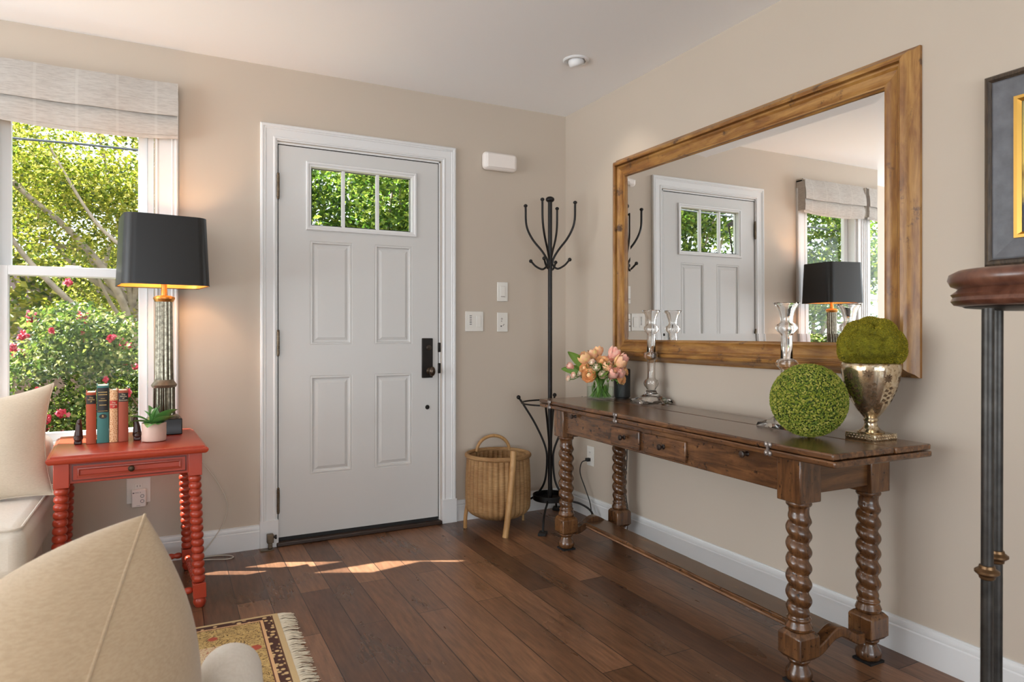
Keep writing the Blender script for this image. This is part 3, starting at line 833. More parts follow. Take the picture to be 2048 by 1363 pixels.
def flower(name, kind, tip, dirn, size, label, mat, leaf=False, grp='cut flowers in the glass vase'):
    tip = Vector(tip); dirn = Vector(dirn).normalized()
    r = thing(name, label, 'flower', (VX, VY, TZ), group=grp)
    base = Vector((-tip.x * .35 + random.uniform(-.02, .02), -tip.y * .35 + random.uniform(-.02, .02), .013))
    if base.xy.length > .055: base.xy = base.xy.normalized() * .055
    neck = tip - dirn * .03; rim = Vector((tip.x, tip.y, 0)); 
    rr = rim.length; rim = rim * (min(.045, rr) / max(rr, 1e-4)); rim.z = .140
    path = spline([base, (base + rim) / 2 + Vector((0, 0, .005)), rim, (rim + neck) / 2 + Vector((0, 0, .006)), neck, tip], 6)
    G().tube(path, .0022 if kind != 'tulip' else .003, 6).build('stem', stem_m, r)
    g = G(); t = dirn.cross(Vector((.13, .31, .9))).normalized(); b = dirn.cross(t)
    if kind == 'tulip':
        for k in range(6):
            a = 2 * PI * k / 6 + random.uniform(-.08, .08); s = math.cos(a) * t + math.sin(a) * b
            petal(g, tip - dirn * .002, dirn + s * (.18 if k % 2 else .08), s, size, size * .34, size * .34)
    elif kind == 'ranunculus':
        for ring, (nn, tilt_, sc_) in enumerate(((3, .05, .45), (5, .3, .65), (6, .6, .82), (7, .95, 1.0), (8, 1.35, 1.05))):
            for k in range(nn):
                a = 2 * PI * k / nn + ring * .5; s = math.cos(a) * t + math.sin(a) * b
                petal(g, tip - dirn * size * .15, dirn + s * tilt_, s, size * .62 * sc_, size * .36 * sc_ + .002, size * .20)
        g.ball(tip + dirn * size * .1, size * .20, 8, 6)
    else:
        for ring, (nn, tilt_, sc_) in enumerate(((3, .1, .6), (5, .45, .85), (6, .8, 1.0))):
            for k in range(nn):
                a = 2 * PI * k / nn + ring * .5; s = math.cos(a) * t + math.sin(a) * b
                petal(g, tip - dirn * size * .2, dirn + s * tilt_, s, size * .7 * sc_, size * .40 * sc_, size * .26)
        g.ball(tip, size * .3, 8, 6)
    g.build('bloom', mat, r, smooth=80)
    if kind != 'tulip':
        c = G()
        for k in range(5):
            a = 2 * PI * k / 5; s = math.cos(a) * t + math.sin(a) * b; petal(c, tip - dirn * size * .2, s + dirn * -.2, -dirn, size * .5, size * .12, .001)
        c.build('sepals', stem_m, r)
    if leaf:
        lg = G(); s = Vector(leaf).normalized(); Ln = Vector(leaf).length
        p0 = rim + Vector((0, 0, -.01)); n = 12; vs = []
        bb = s.cross(FW).normalized(); 
        for k in range(n + 1):
            q = k / n; wd = .027 * math.sin(PI * min(1, q * .9 + .08)) ** .8
            c = p0 + s * (Ln * q) + Vector((0, 0, -.03 * q * q))
            for j in range(5):
                u = -1 + j / 2; vs.append(c + bb * u * wd + s.cross(bb) * (-.008 * (1 - u * u)))
        lg.add(vs, [(k * 5 + j, k * 5 + j + 1, (k + 1) * 5 + j + 1, (k + 1) * 5 + j) for k in range(n) for j in range(4)])
        lg.build('leaf', fl_leaf, r, smooth=80)
    return r
# local frame of the bouquet: v(right, toward camera, up) seen from the camera
def bq(r, near, up):
    q = RT * r - FW * near
    return Vector((q.x, q.y, up))
FL = [  # kind, (right, near, up), size, material, description, leaf
 ('tulip', (-.062, .02, .185), .062, tul_m, 'large peach tulip upright at the left of the bouquet', bq(-.13, .02, .15)),
 ('tulip', (-.004, -.02, .222), .048, tul_m, 'small peach tulip at the top middle of the bouquet', None),
 ('tulip', (.052, -.01, .205), .064, tul2_m, 'tall pink and peach tulip highest at the upper right of the bouquet', bq(.10, -.02, .11)),
 ('tulip', (.070, .035, .165), .066, tul_m, 'open orange yellow tulip at the right of the bouquet', None),
 ('tulip', (.042, .065, .115), .056, tul2_m, 'pink tulip leaning forward at the lower right of the bouquet', bq(-.02, .10, .03)),
 ('tulip', (.074, .05, .118), .050, tul2_m, 'salmon tulip bud beside the lowest right ranunculus', None),
 ('tulip', (-.142, .01, .165), .034, tul2_m, 'small closed pink bud sticking out to the left', bq(-.16, .0, .06)),
 ('ranunculus', (-.066, .075, .128), .056, ran_m, 'big yellow centred ranunculus drooping over the vase rim at front left', None),
 ('ranunculus', (-.062, .06, .150), .036, tul2_m, 'pale pink ranunculus just above the drooping yellow one', None),
 ('ranunculus', (.004, .03, .200), .048, ran_m, 'apricot ranunculus facing forward at the upper middle', None),
 ('ranunculus', (.036, .0, .203), .046, tul_m, 'peach ranunculus between the middle flowers and the tall tulip', None),
 ('ranunculus', (-.100, -.01, .200), .040, tul_m, 'pale peach ranunculus at the upper left behind the big leaf', None),
 ('ranunculus', (.100, .04, .110), .048, ran_m, 'coral ranunculus hanging at the lower right edge', None),
 ('ranunculus', (.116, .0, .178), .034, tul2_m, 'small pink ranunculus at the far right of the bouquet', None),
 ('ranunculus', (.124, .01, .150), .042, ran_m, 'orange ranunculus at the far right just below the small pink one', None),
 ('tulip', (.020, .05, .150), .050, tul_m, 'peach tulip half open in the dense centre of the bouquet', None),
 ('tulip', (-.030, .0, .205), .052, tul_m, 'peach tulip between the large left tulip and the small top one', None),
 ('tulip', (.096, .02, .195), .048, tul2_m, 'pink tulip tipped outward beside the tall upper right tulip', None),
 ('ranunculus', (-.085, .04, .165), .044, ran_m, 'golden ranunculus tucked under the large left tulip', None),
 ('ranunculus', (.060, .07, .150), .046, tul_m, 'peach ranunculus below the open orange yellow tulip', None),
 ('rosette', (.090, .05, .140), .028, cream_m, 'cream spray rose near the coral ranunculus at right', None),
 ('rosette', (-.050, .05, .195), .028, cream_m, 'cream spray rose high at the left of the middle', None),
 ('rosette', (-.030, .075, .168), .032, cream_m, 'tiny cream rose with a dark eye at the front', None),
 ('rosette', (.000, .08, .132), .034, cream_m, 'cream rose low at the front middle over the rim', None),
 ('rosette', (-.142, .03, .128), .026, cream_m, 'cream bud at left below the closed pink one', None),
 ('rosette', (-.168, .02, .110), .024, cream_m, 'outermost cream bud at the lower left of the bouquet', None),
 ('rosette', (-.108, .02, .135), .024, cream_m, 'cream bud half hidden beside the big leaf', None),
]
nm_ = {'tulip': 'tulip', 'ranunculus': 'ranunculus', 'rosette': 'spray_rose'}
for kind, (r_, n_, u_), sz, mt, lab, lf_ in FL:
    tip = bq(r_, n_, u_); d = bq(r_ * 1.1, n_ * 1.2 + (.06 if kind != 'tulip' else .0), max(.03, u_ - .08) if kind != 'tulip' else .09)
    flower(nm_[kind], kind, tip, d, sz * 1.22, lab, mt, lf_)
fg = G(); rnd = random.Random(5)
for k in range(1500):
    a = rnd.uniform(0, 2 * PI); q = rnd.uniform(0, 1) ** .5 * .10; z = rnd.uniform(.12, .195) - q * .12
    c = Vector((q * math.cos(a), q * math.sin(a), z)); d = Vector((rnd.gauss(0, 1), rnd.gauss(0, 1), rnd.gauss(.2, .8))).normalized()
    s = d.cross(Vector((rnd.gauss(0, 1), rnd.gauss(0, 1), rnd.gauss(0, 1)))).normalized(); L = rnd.uniform(.012, .028); wd = L * .17
    fg.add([c, c + d * L * .5 + s * wd, c + d * L, c + d * L * .5 - s * wd], [(0, 1, 2, 3)])
for k in range(44):
    a = rnd.uniform(0, 2 * PI); q0 = rnd.uniform(.01, .05); a2 = a + rnd.uniform(1.5, 4)
    fg.tube([(q0 * math.cos(a), q0 * math.sin(a), .012), (.02 * math.cos(a2), .02 * math.sin(a2), .09), (.04 * math.cos(a2), .04 * math.sin(a2), .15)], .0022, 5)
for k in range(16):
    a = rnd.uniform(0, 2 * PI); c = Vector((.045 * math.cos(a), .045 * math.sin(a), rnd.uniform(.02, .05))); u = Vector((0, 0, 1)); s = Vector((-math.sin(a), math.cos(a), 0))
    fg.add([c, c + u * .025 + s * .006, c + u * .055, c + u * .025 - s * .006], [(0, 1, 2, 3)])
tag(fg.build('bouquet_greenery', fl_leaf, None, (VX, VY, TZ), smooth=0), 'thin green foliage filling the glass vase between the flowers', 'foliage', kind='stuff')

# ================================================================== COAT RACK
cr = thing('coat_rack', 'black wrought iron coat rack standing in the corner', 'coat rack', (-.268, -.262, 0))
G().tube([(0, 0, .11), (0, 0, 1.865)], .0125, 16).build('pole', iron, cr)
G().ball((0, 0, 1.872), (.026, .026, .018), 16, 10).build('finial', iron, cr)
az = [rad(223), rad(313), rad(43), rad(133)]
for a in az:
    c, s = math.cos(a), math.sin(a)
    P = [(.014, 1.50), (.022, 1.53), (.05, 1.575), (.11, 1.65), (.145, 1.73), (.150, 1.84)]
    h = G().tube(spline([(r * c, r * s, z) for r, z in P], 6), .0065, 8)
    h.ball((.150 * c, .150 * s, 1.845), (.012, .012, .010), 12, 8); h.build('upper_hook', iron, cr)
    P = [(.014, 1.52), (.018, 1.49), (.045, 1.468), (.085, 1.485), (.115, 1.515)]
    h = G().tube(spline([(r * c, r * s, z) for r, z in P], 6), .006, 8)
    h.ball((.118 * c, .118 * s, 1.518), .011, 12, 8); h.build('lower_hook', iron, cr)
    a2 = a + rad(8); c, s = math.cos(a2), math.sin(a2)
    P = [(.185, .715), (.150, .665), (.085, .56), (.030, .44), (.018, .35), (.035, .22), (.10, .135), (.175, .112), (.235, .075), (.262, .012)]
    lg = G().tube(spline([(r * c, r * s, z) for r, z in P], 6), .0062, 8)
    lg.ball((.187 * c, .187 * s, .718), .0125, 12, 8)
    leg = lg.build('leg', iron, cr)
    M = Matrix.Translation((.268 * c, .268 * s, 0)) @ Matrix.Rotation(a2, 4, 'Z')
    G().box(-.03, .03, -.022, .022, 0, .016, M=M).build('foot_pad', simple('foot_pad', srgb(22, 20, 20), .8), leg, bevel=.003)
ring = G()
for zz in (.700, .688):
    pts = [(.165 * math.cos(2 * PI * i / 48), .165 * math.sin(2 * PI * i / 48), zz + (.0 if zz > .69 else 0)) for i in range(49)]
ring.tube([(.166 * math.cos(2 * PI * i / 48), .166 * math.sin(2 * PI * i / 48), .690) for i in range(49)], .005, 8)
ring.build('umbrella_ring', iron, cr)
G().lathe([(.001, .128), (.096, .128), (.100, .131), (.100, .160), (.097, .160), (.097, .133), (.001, .132)], 40).build('drip_tray', iron, cr)

# ================================================================== BASKET
wick = Mat('woven_rattan', None, .7)
v = wick.coord((1, 1, 14)); n1 = wick.noise(v, 22, 4, .6); v2 = wick.coord(); n2 = wick.noise(v2, 7, 3)
wick.col(wick.mix(.5, wick.ramp(n1, [(.3, srgb(96, 64, 36)), (.5, srgb(146, 108, 66)), (.7, srgb(182, 144, 96))]), wick.ramp(n2, [(.3, srgb(132, 90, 50)), (.7, srgb(180, 144, 98))])))
wick.bump(n1, .6, .003)
rat = wood('rattan_cane', [srgb(120, 84, 46), srgb(164, 122, 74), srgb(184, 144, 94), srgb(204, 168, 118)], 2, 6, .5, 6, .2)
bk = thing('wicker_basket', 'footed brown wicker basket with rattan legs and hoop handle beside the door', 'basket', (-.577, -.205, 0), rad(-8))
def brib(a, z):
    return 1 + .055 * abs(math.sin(a * 17)) + .004 * math.sin(z * 900 + (1 if int(a * 17 / PI) % 2 else 0) * PI)
prof = []
for i in range(90):
    t = i / 89; z = .062 + t * (.400 - .062)
    r = .172 * (1 - .34 * (1 - min(1, t / .20)) ** 2.6) * (1 - .02 * t) + .006 * math.sin(PI * t)
    prof.append((r, z))
inner = [(r - .012, z) for r, z in reversed(prof[8:])]
G().lathe([(.001, .060)] + prof + inner + [(.001, prof[8][1])], 306, wob=lambda a, z: brib(a, z)).build('basket_body', wick.m, bk, smooth=70)
g = G(); n = 90
g.tube([((.176 + .0015 * (-1) ** i) * math.cos(2 * PI * i / n), (.176 + .0015 * (-1) ** i) * math.sin(2 * PI * i / n), .406) for i in range(n + 1)], .0125, 10, cap=False)
g.build('rim', wick.m, bk)
# hoop handle at the back
P = []
for i in range(17):
    t = PI * i / 16; P.append((-.100 * math.cos(t) + .012, .130, .405 + .088 * math.sin(t)))
G().tube(P, .0095, 10).build('handle', rat, bk)
# legs: front one wrapped and rising over the rim, two thin ones behind
def bleg(a, top_r, bot_r, top_z, rad_t, rad_b, wrap, a2=None):
    a2 = a if a2 is None else a2; g = G(); n = 60 if wrap else 10; pts = []; rs = []
    for i in range(n + 1):
        t = i / n; z = top_z * (1 - t); rr = top_r + (bot_r - top_r) * t + .006 * math.sin(PI * t)
        aa = a + (a2 - a) * t; pts.append((rr * math.cos(aa), rr * math.sin(aa), z)); rs.append(rad_t + (rad_b - rad_t) * t + (.0012 * (i % 2) if wrap and .12 < t < .68 else 0))
    g.tube(pts, rs, 14); return g.build('leg', rat, bk)
bleg(rad(-80), .180, .222, .452, .0175, .0165, True, rad(-98))
bleg(rad(172), .168, .188, .16, .011, .0105, False)
bleg(rad(20), .165, .186, .14, .008, .0075, False)

# ================================================================== WALL PLATES
def plate(name, x, z, wd, ht, label, cat, wall='front'):
    r = thing(name, label, cat, (x, 0, z) if wall == 'front' else (0, x, z), 0 if wall == 'front' else rad(-90))
    G().box(-wd / 2, wd / 2, -.006, 0, -ht / 2, ht / 2).build('cover_plate', plastic, r, bevel=.0025, seg=3)
    return r
r = plate('dimmer_switch', -.635, 1.164, .116, .118, 'double white dimmer switch plate with black slots, nearest the door', 'switch')
g = G()
for k in range(6): g.box(-.031, -.018, -.0078, -.006, .031 - k * .010, .0345 - k * .010)
g.build('slots', darkplastic, r)
G().box(-.040, -.010, -.0072, -.006, -.036, .040).build('keypad', plastic, r, bevel=.0006)
G().box(.012, .042, -.009, -.006, -.034, .034).build('rocker', plastic, r, bevel=.002)
r = plate('light_switch', -.449, 1.344, .071, .116, 'single white slider switch plate, uppermost on the wall', 'switch')
G().box(-.017, .017, -.009, -.006, -.034, .034).build('rocker', plastic, r, bevel=.002)
G().box(-.014, .014, -.0098, -.0088, -.030, -.027).build('slot', simple('grey_slot', srgb(120, 112, 104), .5), r)
r = plate('outlet_plate', -.449, 1.161, .071, .116, 'white control plate with small knob holes, below the slider switch', 'outlet')
g = G(); M = Matrix.Rotation(PI / 2, 4, 'X')
for (a, b, q) in ((-.006, .02, .006), (-.008, .006, .004)): g.lathe([(0, 0), (q, 0), (q, .003), (0, .003)], 10, (a, b, .006), M=M)
g.build('knob', simple('grey_knob', srgb(180, 172, 166), .4), r)
G().lathe([(0, 0), (.0042, 0), (.0042, .002), (0, .002)], 10, (-.010, -.024, .006), M=M).build('socket_hole', darkplastic, r)
g = G()
for a in (.003, .008): g.lathe([(0, 0), (.003, 0), (.003, .002), (0, .002)], 8, (a, -.022 + a, .006), M=M)
g.build('screw', simple('grey_screw', srgb(150, 142, 136), .4), r)
r = thing('door_chime', 'white rounded plastic door chime box high on the wall beside the door', 'door chime', (-.480, 0, 2.117))
G().box(-.112, .112, -.055, 0, -.053, .053).build('chime_cover', plastic2, r, bevel=.026, seg=6)
G().box(-.092, .092, -.059, -.05, -.040, .040).build('chime_face', plastic2, r, bevel=.018, seg=5)
# right wall outlet + plug and black cord
def sockets(r):
    g = G()
    for zz in (-.020, .020): g.box(-.016, .016, -.0085, -.006, zz - .013, zz + .013)
    g.build('receptacle', plastic, r, bevel=.003)
    g = G()
    for zz in (-.020, .020):
        for dx in (-.006, .006): g.box(dx - .001, dx + .001, -.0089, -.0082, zz - .002, zz + .006)
    g.build('slot', darkplastic, r)
r = plate('outlet', -.288, .362, .071, .116, 'white electrical outlet low on the right wall behind the console', 'outlet', 'right')
sockets(r)
g = G(); g.box(-.036, -.0095, -.300, -.276, .332, .352)
cord = G().tube(spline([(-.034, -.290, .340), (-.062, -.280, .325), (-.060, -.262, .26), (-.052, -.31, .17), (-.045, -.345, .10), (-.050, -.37, .035), (-.070, -.42, .004)], 8), .0032, 8)
ob = thing('power_cord', 'black power cord plugged into the low wall outlet behind the console', 'cord', (0, 0, 0))
g.build('plug', simple('black_plug', srgb(20, 20, 20), .5), ob, bevel=.004); cord.build('cable', simple('black_cable', srgb(24, 23, 23), .5), ob)
c2 = G().tube(spline([(-.018, -.660, .600), (-.018, -.664, .42), (-.026, -.660, .25), (-.018, -.676, .10), (-.05, -.70, .003)], 8), .0028, 8)
tag(c2.build('speaker_cord', simple('dark_cable', srgb(40, 38, 37), .5)), 'thin dark cord hanging down the wall behind the left back leg of the console', 'cord')
# left outlet with plug-in device
r = plate('outlet', -2.370, .352, .100, .118, 'white electrical outlet under the red table', 'outlet')
sockets(r)
r = thing('plug_in_adapter', 'small white plug-in adapter box in the outlet under the red table', 'adapter', (-2.368, -.0095, .322))
G().box(-.030, .030, -.030, 0, -.042, .040).build('housing', plastic2, r, bevel=.005, seg=3)
g = G()
for zz in (.010, -.014): g.tube([(.014 + .007 * math.cos(2 * PI * i / 16), -.0305, zz + .007 * math.sin(2 * PI * i / 16)) for i in range(17)], .0012, 5)
g.build('button_ring', simple('grey_print', srgb(120, 120, 124), .5), r)
g = G(); g.ball((-.022, -.0302, .026), (.004, .0004, .003), 8, 6); g.box(-.016, .000, -.0304, -.0299, .0262, .0278); g.box(.004, .008, -.0304, -.0299, .0262, .0285); g.box(-.010, .006, -.0304, -.0299, -.034, -.0328)
g.build('printed_mark', simple('print_ink', srgb(110, 100, 100), .6), r)
# white lamp cord with a loop on the floor
pts = [(-2.140, -.012, .56), (-2.10, -.012, .47), (-2.03, -.014, .36), (-1.985, -.016, .25), (-2.00, -.020, .16), (-2.05, -.028, .08), (-2.11, -.040, .010), (-2.128, -.060, .004),
       (-2.06, -.090, .004), (-1.99, -.118, .004), (-1.962, -.095, .004), (-2.00, -.050, .004), (-2.08, -.040, .0045), (-2.16, -.065, .004)]
tag(G().tube(spline(pts, 8), .0025, 8).build('lamp_cord', simple('white_cable', srgb(200, 192, 180), .5)), 'thin white lamp cord running down the wall and looped on the floor', 'cord')
# door holder
r = thing('door_holder', 'small aged bronze door holder bracket on the floor beside the door hinge', 'door stop', (-1.800, -.052, 0))
g = G(); g.box(-.034, .030, -.022, .020, 0, .005); g.build('floor_plate', bronze, r, bevel=.0015)
g = G(); g.box(.004, .024, -.008, .012, .005, .034); g.box(-.002, .030, -.012, .016, .034, .078); g.build('post', bronze, r, bevel=.003)
g = G(); M = Matrix.Translation((.030, .002, .060)) @ Matrix.Rotation(PI / 2, 4, 'Y')
g.lathe([(0, 0), (.005, 0), (.005, .006), (.011, .008), (.011, .015), (0, .016)], 12, M=M).build('rubber_bumper', darkplastic, r)

# ================================================================== CEILING LIGHT
r = thing('recessed_light', 'small round recessed eyeball ceiling light in the corner of the room', 'ceiling light', (-.422, -.781, H))
G().lathe([(.046, -.0005), (.066, -.0005), (.066, -.004), (.060, -.009), (.050, -.008), (.046, -.004)], 40, closed=True).build('trim_ring', white_m, r)
aim = Vector((0, -.62, 1.55)) - Vector((-.422, -.781, H)); aim.normalize()
q = aim.to_track_quat('Z', 'X').to_matrix().to_4x4()
g = G(); M = Matrix.Translation((0, 0, -.004)) @ q
g.lathe([(.020, -.028), (.036, -.018), (.0405, 0), (.039, .016), (.032, .024), (.029, .024), (.030, .010)], 28, M=M)
g.build('eyeball', white_m, r, smooth=50)
em = Mat('lamp_glow', (1, 1, 1, 1), .5); em.p.inputs['Emission Color'].default_value = (1, .93, .82, 1); em.p.inputs['Emission Strength'].default_value = 14
G().lathe([(.001, .019), (.0285, .019), (.0285, .021), (.001, .022)], 24, M=M).build('bulb', em.m, r)
l = bpy.data.lights.new('eyeball_spot', 'SPOT'); l.energy = 9; l.spot_size = rad(80); l.spot_blend = 1.0; l.color = (1, .92, .80); l.shadow_soft_size = .03
lo = bpy.data.objects.new('eyeball_spot', l); sc.collection.objects.link(lo); lo.location = Vector((-.422, -.781, H)) + aim * .05
lo.rotation_euler = aim.to_track_quat('-Z', 'Y').to_euler()

# ================================================================== RED SIDE TABLE
RTZ = .650; rrot = rad(3.6)
st = thing('side_table', 'coral red painted side table with bobbin-turned legs beside the sofa', 'table', (-2.388, -.432, 0), rrot)
tp = [(-.000, 0), (0, 0)]
g = G(); hx, hy = .268, .288
prt = [(.010, -.030), (.004, -.026), (0, -.018), (0, -.012), (.006, -.007), (.012, -.006), (.014, -.0015), (.017, 0)]
g.sweep(-hx, -hy, hx, hy, prt, lambda a, b, d: (a, b, RTZ + d)); i = .017
g.add([(-hx + i, -hy + i, RTZ), (hx - i, -hy + i, RTZ), (hx - i, hy - i, RTZ), (-hx + i, hy - i, RTZ)], [(0, 1, 2, 3)]); i = .010
g.add([(-hx + i, -hy + i, RTZ - .030), (hx - i, -hy + i, RTZ - .030), (hx - i, hy - i, RTZ - .030), (-hx + i, hy - i, RTZ - .030)], [(3, 2, 1, 0)])
g.build('tabletop', red_m, st, smooth=30)
lx, ly = .222, .240
G().box(-lx, lx, -ly - .012, -ly + .010, .542, .620).build('front_apron', red_m, st, bevel=.002)
G().box(-lx, lx, ly - .010, ly + .012, .542, .620).build('back_apron', red_m, st, bevel=.002)
for s in (-1, 1): G().box(s * lx - .011, s * lx + .011, -ly, ly, .542, .620).build('side_apron', red_m, st, bevel=.002)
dz0, dz1, dx = .552, .612, .190
dr = G().box(-dx, dx, -ly - .017, -ly - .012, dz0, dz1).build('drawer', red_m, st, bevel=.001)
G().sweep(-dx, dz0, dx, dz1, [(0, 0), (.004, .0005), (.004, .0005), (.004, 0)], lambda a, b, d: (a, -ly - .0172 - d, b)).build('dark_outline', red_m2, dr)
G().sweep(-dx + .016, dz0 + .012, dx - .016, dz1 - .012, [(0, 0), (.001, .0035), (.006, .0045), (.010, .001)], lambda a, b, d: (a, -ly - .017 - d, b)).build('moulding', simple('coral_darker', srgb(150, 56, 36), .35), dr)  # raised moulding in a slightly darker coral than the drawer
g = G(); M = Matrix.Translation((0, -ly - .017, .582)) @ Matrix.Rotation(PI / 2, 4, 'X')
g.lathe([(0, 0), (.011, 0), (.011, .002), (.005, .006), (.006, .012), (.011, .016), (.010, .022), (0, .026)], 16, M=M)
g.build('knob', simple('dark_brass_knob', srgb(70, 56, 42), .35, .8), dr)
def bobbin(z0, z1, nb, rmax, rmin):
    P = []
    for k in range(nb):
        a = z0 + (z1 - z0) * k / nb; b = z0 + (z1 - z0) * (k + 1) / nb
        for q in range(7):
            t = q / 7; P.append((rmin + (rmax - rmin) * (max(0, math.sin(PI * t))) ** .55, a + (b - a) * t))
    P.append((rmin, z1)); return P
for sx in (-1, 1):
    for sy in (-1, 1):
        cx, cy = sx * lx, sy * ly
        sh = Matrix(((1, 0, -sx * .034, sx * .018), (0, 1, -sy * .010, sy * .005), (0, 0, 1, 0), (0, 0, 0, 1)))
        g = G(); g.box(cx - .0245, cx + .0245, cy - .0245, cy + .0245, .530, .620)
        M = sh @ Matrix.Translation((cx, cy, 0))
        g.lathe(bobbin(.100, .530, 15, .0245, .0165), 20, M=M)
        g.box(-.024, .024, -.024, .024, .040, .098, M=M)
        g.lathe([(.001, 0), (.016, .0), (.022, .010), (.025, .022), (.022, .034), (.018, .040)], 18, M=M)
        g.build('leg', red_m, st, smooth=40, bevel=.003)
def stretch(p, q_):
    p, q_ = Vector(p), Vector(q_); n = 90; pts = []; rs = []
    for i in range(n + 1):
        t = i / n; pts.append(p.lerp(q_, t)); rs.append(.0075 + .0065 * abs(math.sin(PI * t * 14)) ** .5)
    return G().tube(pts, rs, 12).build('stretcher', red_m, st)
ex, ey = lx + .012, ly + .004
stretch((-ex + .02, ey, .070), (ex - .02, ey, .070)); stretch((-ex + .02, -ey, .070), (ex - .02, -ey, .070))
stretch((-ex, -ey + .02, .070), (-ex, ey - .02, .070)); stretch((ex, -ey + .02, .070), (ex, ey - .02, .070))

# ---------------------------------------------------------------- books
paper = simple('page_block', srgb(226, 216, 198), .9, bump=.3, bscale=900)
gold_ink = simple('gold_lettering', srgb(206, 172, 104), .45, .3)
def book(x, y, wd, h, dpt, cov, label, dec):
    r = thing('book', label, 'book', (x, y, RTZ + .0008), rrot + rad(1))
    g = G(); t = .0028
    g.box(0, t, 0, dpt, 0, h); g.box(wd - t, wd, 0, dpt, 0, h)
    n = 8; pts = [(wd * k / n, -.005 * math.sin(PI * k / n) ** .8) for k in range(n + 1)]
    poly = pts + [(wd - k * wd / n, .003 - .003 * math.sin(PI * (n - k) / n)) for k in range(n + 1)]
    g.prism(poly, 0, h, lambda a, b, z: (a, b, z))
    g.build('cover', cov, r, bevel=.0008)
    G().box(t, wd - t, .004, dpt - .004, .003, h - .004).build('pages', paper, r)
    dec(r, wd, h); return r
def band(r, wd, z0, z1, mat, nm='spine_label', e=.0006):
    g = G(); n = 8; vs = []
    for z in (z0, z1):
        for k in range(n + 1): vs.append((wd * (.02 + .96 * k / n), -.005 * math.sin(PI * (.02 + .96 * k / n)) ** .8 - e, z))
    g.add(vs, [(k, k + 1, n + 2 + k, n + 1 + k) for k in range(n)]); return g.build(nm, mat, r)
spM = lambda wd, z, e=.0066: Matrix.Translation((wd / 2, -e, z)) @ Matrix.Rotation(PI / 2, 4, 'X')
orange_c = simple('orange_cloth', srgb(170, 76, 46), .7, bump=.2, bscale=1200)
orange_c2 = simple('russet_cloth', srgb(158, 76, 54), .7, bump=.2, bscale=1200)
teal_c = simple('teal_cloth', srgb(62, 118, 114), .7, bump=.2, bscale=1200)
blk = simple('black_label', srgb(32, 28, 25), .5)
redl = simple('red_label', srgb(186, 44, 34), .5)
crm = Mat('cream_tooled_cloth', None, .7); v = crm.coord((1, 1, 1)); vo = crm.node('ShaderNodeTexVoronoi', feature='DISTANCE_TO_EDGE'); vo.inputs['Scale'].default_value = 130
crm.link(v, vo.inputs['Vector']); crm.col(crm.ramp(vo.outputs['Distance'], [(.0, srgb(236, 202, 160)), (.18, srgb(206, 150, 104)), (.4, srgb(196, 138, 94))]))
def d1(r, wd, h): band(r, wd, h - .046, h - .010, blk); text_mesh('lettering', 'The\nWorks\nof', .0085, gold_ink, r, spM(wd, h - .028), spacing=.9)
def d2(r, wd, h):
    band(r, wd, h - .108, h - .008, blk)
    g = G(); q_ = random.Random(2)
    for (dz, hw_, hh) in ((-.026, .40, .0032), (-.036, .38, .0032), (-.052, .18, .0016), (-.060, .34, .0026), (-.078, .30, .0026), (-.102, .40, .0008)):
        x = wd * (.5 - hw_)
        while x < wd * (.5 + hw_) - .001:
            L = q_.uniform(.0012, .0024) if hh > .001 else .02; L = min(L, wd * (.5 + hw_) - x)
            g.box(x, x + L, -.0064, -.0050, h + dz - hh / 2, h + dz + hh / 2); x += L + .0008
    g.build('lettering', gold_ink, r)
    g = G(); n = 24; vs = [(wd / 2 + .0135 * math.cos(2 * PI * k / n), -.0062, h - .124 + .0095 * math.sin(2 * PI * k / n)) for k in range(n)]
    g.add(vs, [tuple(range(n))]); g.build('oval_emblem', blk, r)
    text_mesh('emblem_letter', 'R', .014, gold_ink, r, spM(wd, h - .124, .0072))
def d3(r, wd, h):
    band(r, wd, h - .074, h - .042, redl); text_mesh('lettering', 'The\nWorks\nof', .0088, simple('pale_ink', srgb(240, 210, 180), .5), r, spM(wd, h - .058), spacing=.9)
def d4(r, wd, h): band(r, wd, h - .046, h - .010, blk); text_mesh('lettering', 'The\nWorks\nof\nEmerson', .0085, simple('cream_ink', srgb(226, 206, 170), .5), r, spM(wd, h - .028), spacing=.9)
bx = -2.540; by = -.452
cr_, sr_ = math.cos(rrot), math.sin(rrot)
def along(d): return bx + d * cr_, by + d * sr_
book(*along(0), .0345, .206, .135, orange_c, 'orange book with a black spine label, leftmost between the bookends', d1)
book(*along(.0375), .041, .232, .150, teal_c, 'tallest book, teal with a black upper spine and oval emblem', d2)
book(*along(.081), .0285, .212, .135, crm.m, 'tan patterned book with a small red spine label', d3)
book(*along(.112), .0355, .210, .140, orange_c2, 'russet book with a black spine label, rightmost between the bookends', d4)
dkb = simple('dark_carved_wood', srgb(58, 34, 30), .32, var=.3, vscale=40, bump=.3, bscale=120)
def bookend(x, y, s, label):
    r = thing('bookend', label, 'bookend', (x, y, RTZ), rrot)
    G().box(-.016 * s - .014, -.016 * s + .014 + .0, -.022, .04, 0, .018).build('base', dkb, r, bevel=.005)
    g = G()
    P = [(-.016 * s, 0, .018), (-.014 * s, 0, .035), (-.010 * s, 0, .06), (-.004 * s - .002, 0, .085), (-.001 * s - .002 * s, .002, .100)]
    g.tube(spline(P, 5), [.016, .0165, .017, .0165, .016, .015, .0145, .014, .0135, .013, .012, .0115, .011, .0105, .010, .009, .0085, .008, .0075, .006, .004], 12)
    g.ball((-.016 * s, -.012, .022), (.015, .018, .014), 12, 8); g.ball((-.006 * s, -.006, .088), (.007, .010, .010), 10, 8)
    g.ball((-.018 * s, .010, .038), (.012, .016, .020), 10, 8)
    g.build('carved_figure', dkb, r, smooth=70); return r
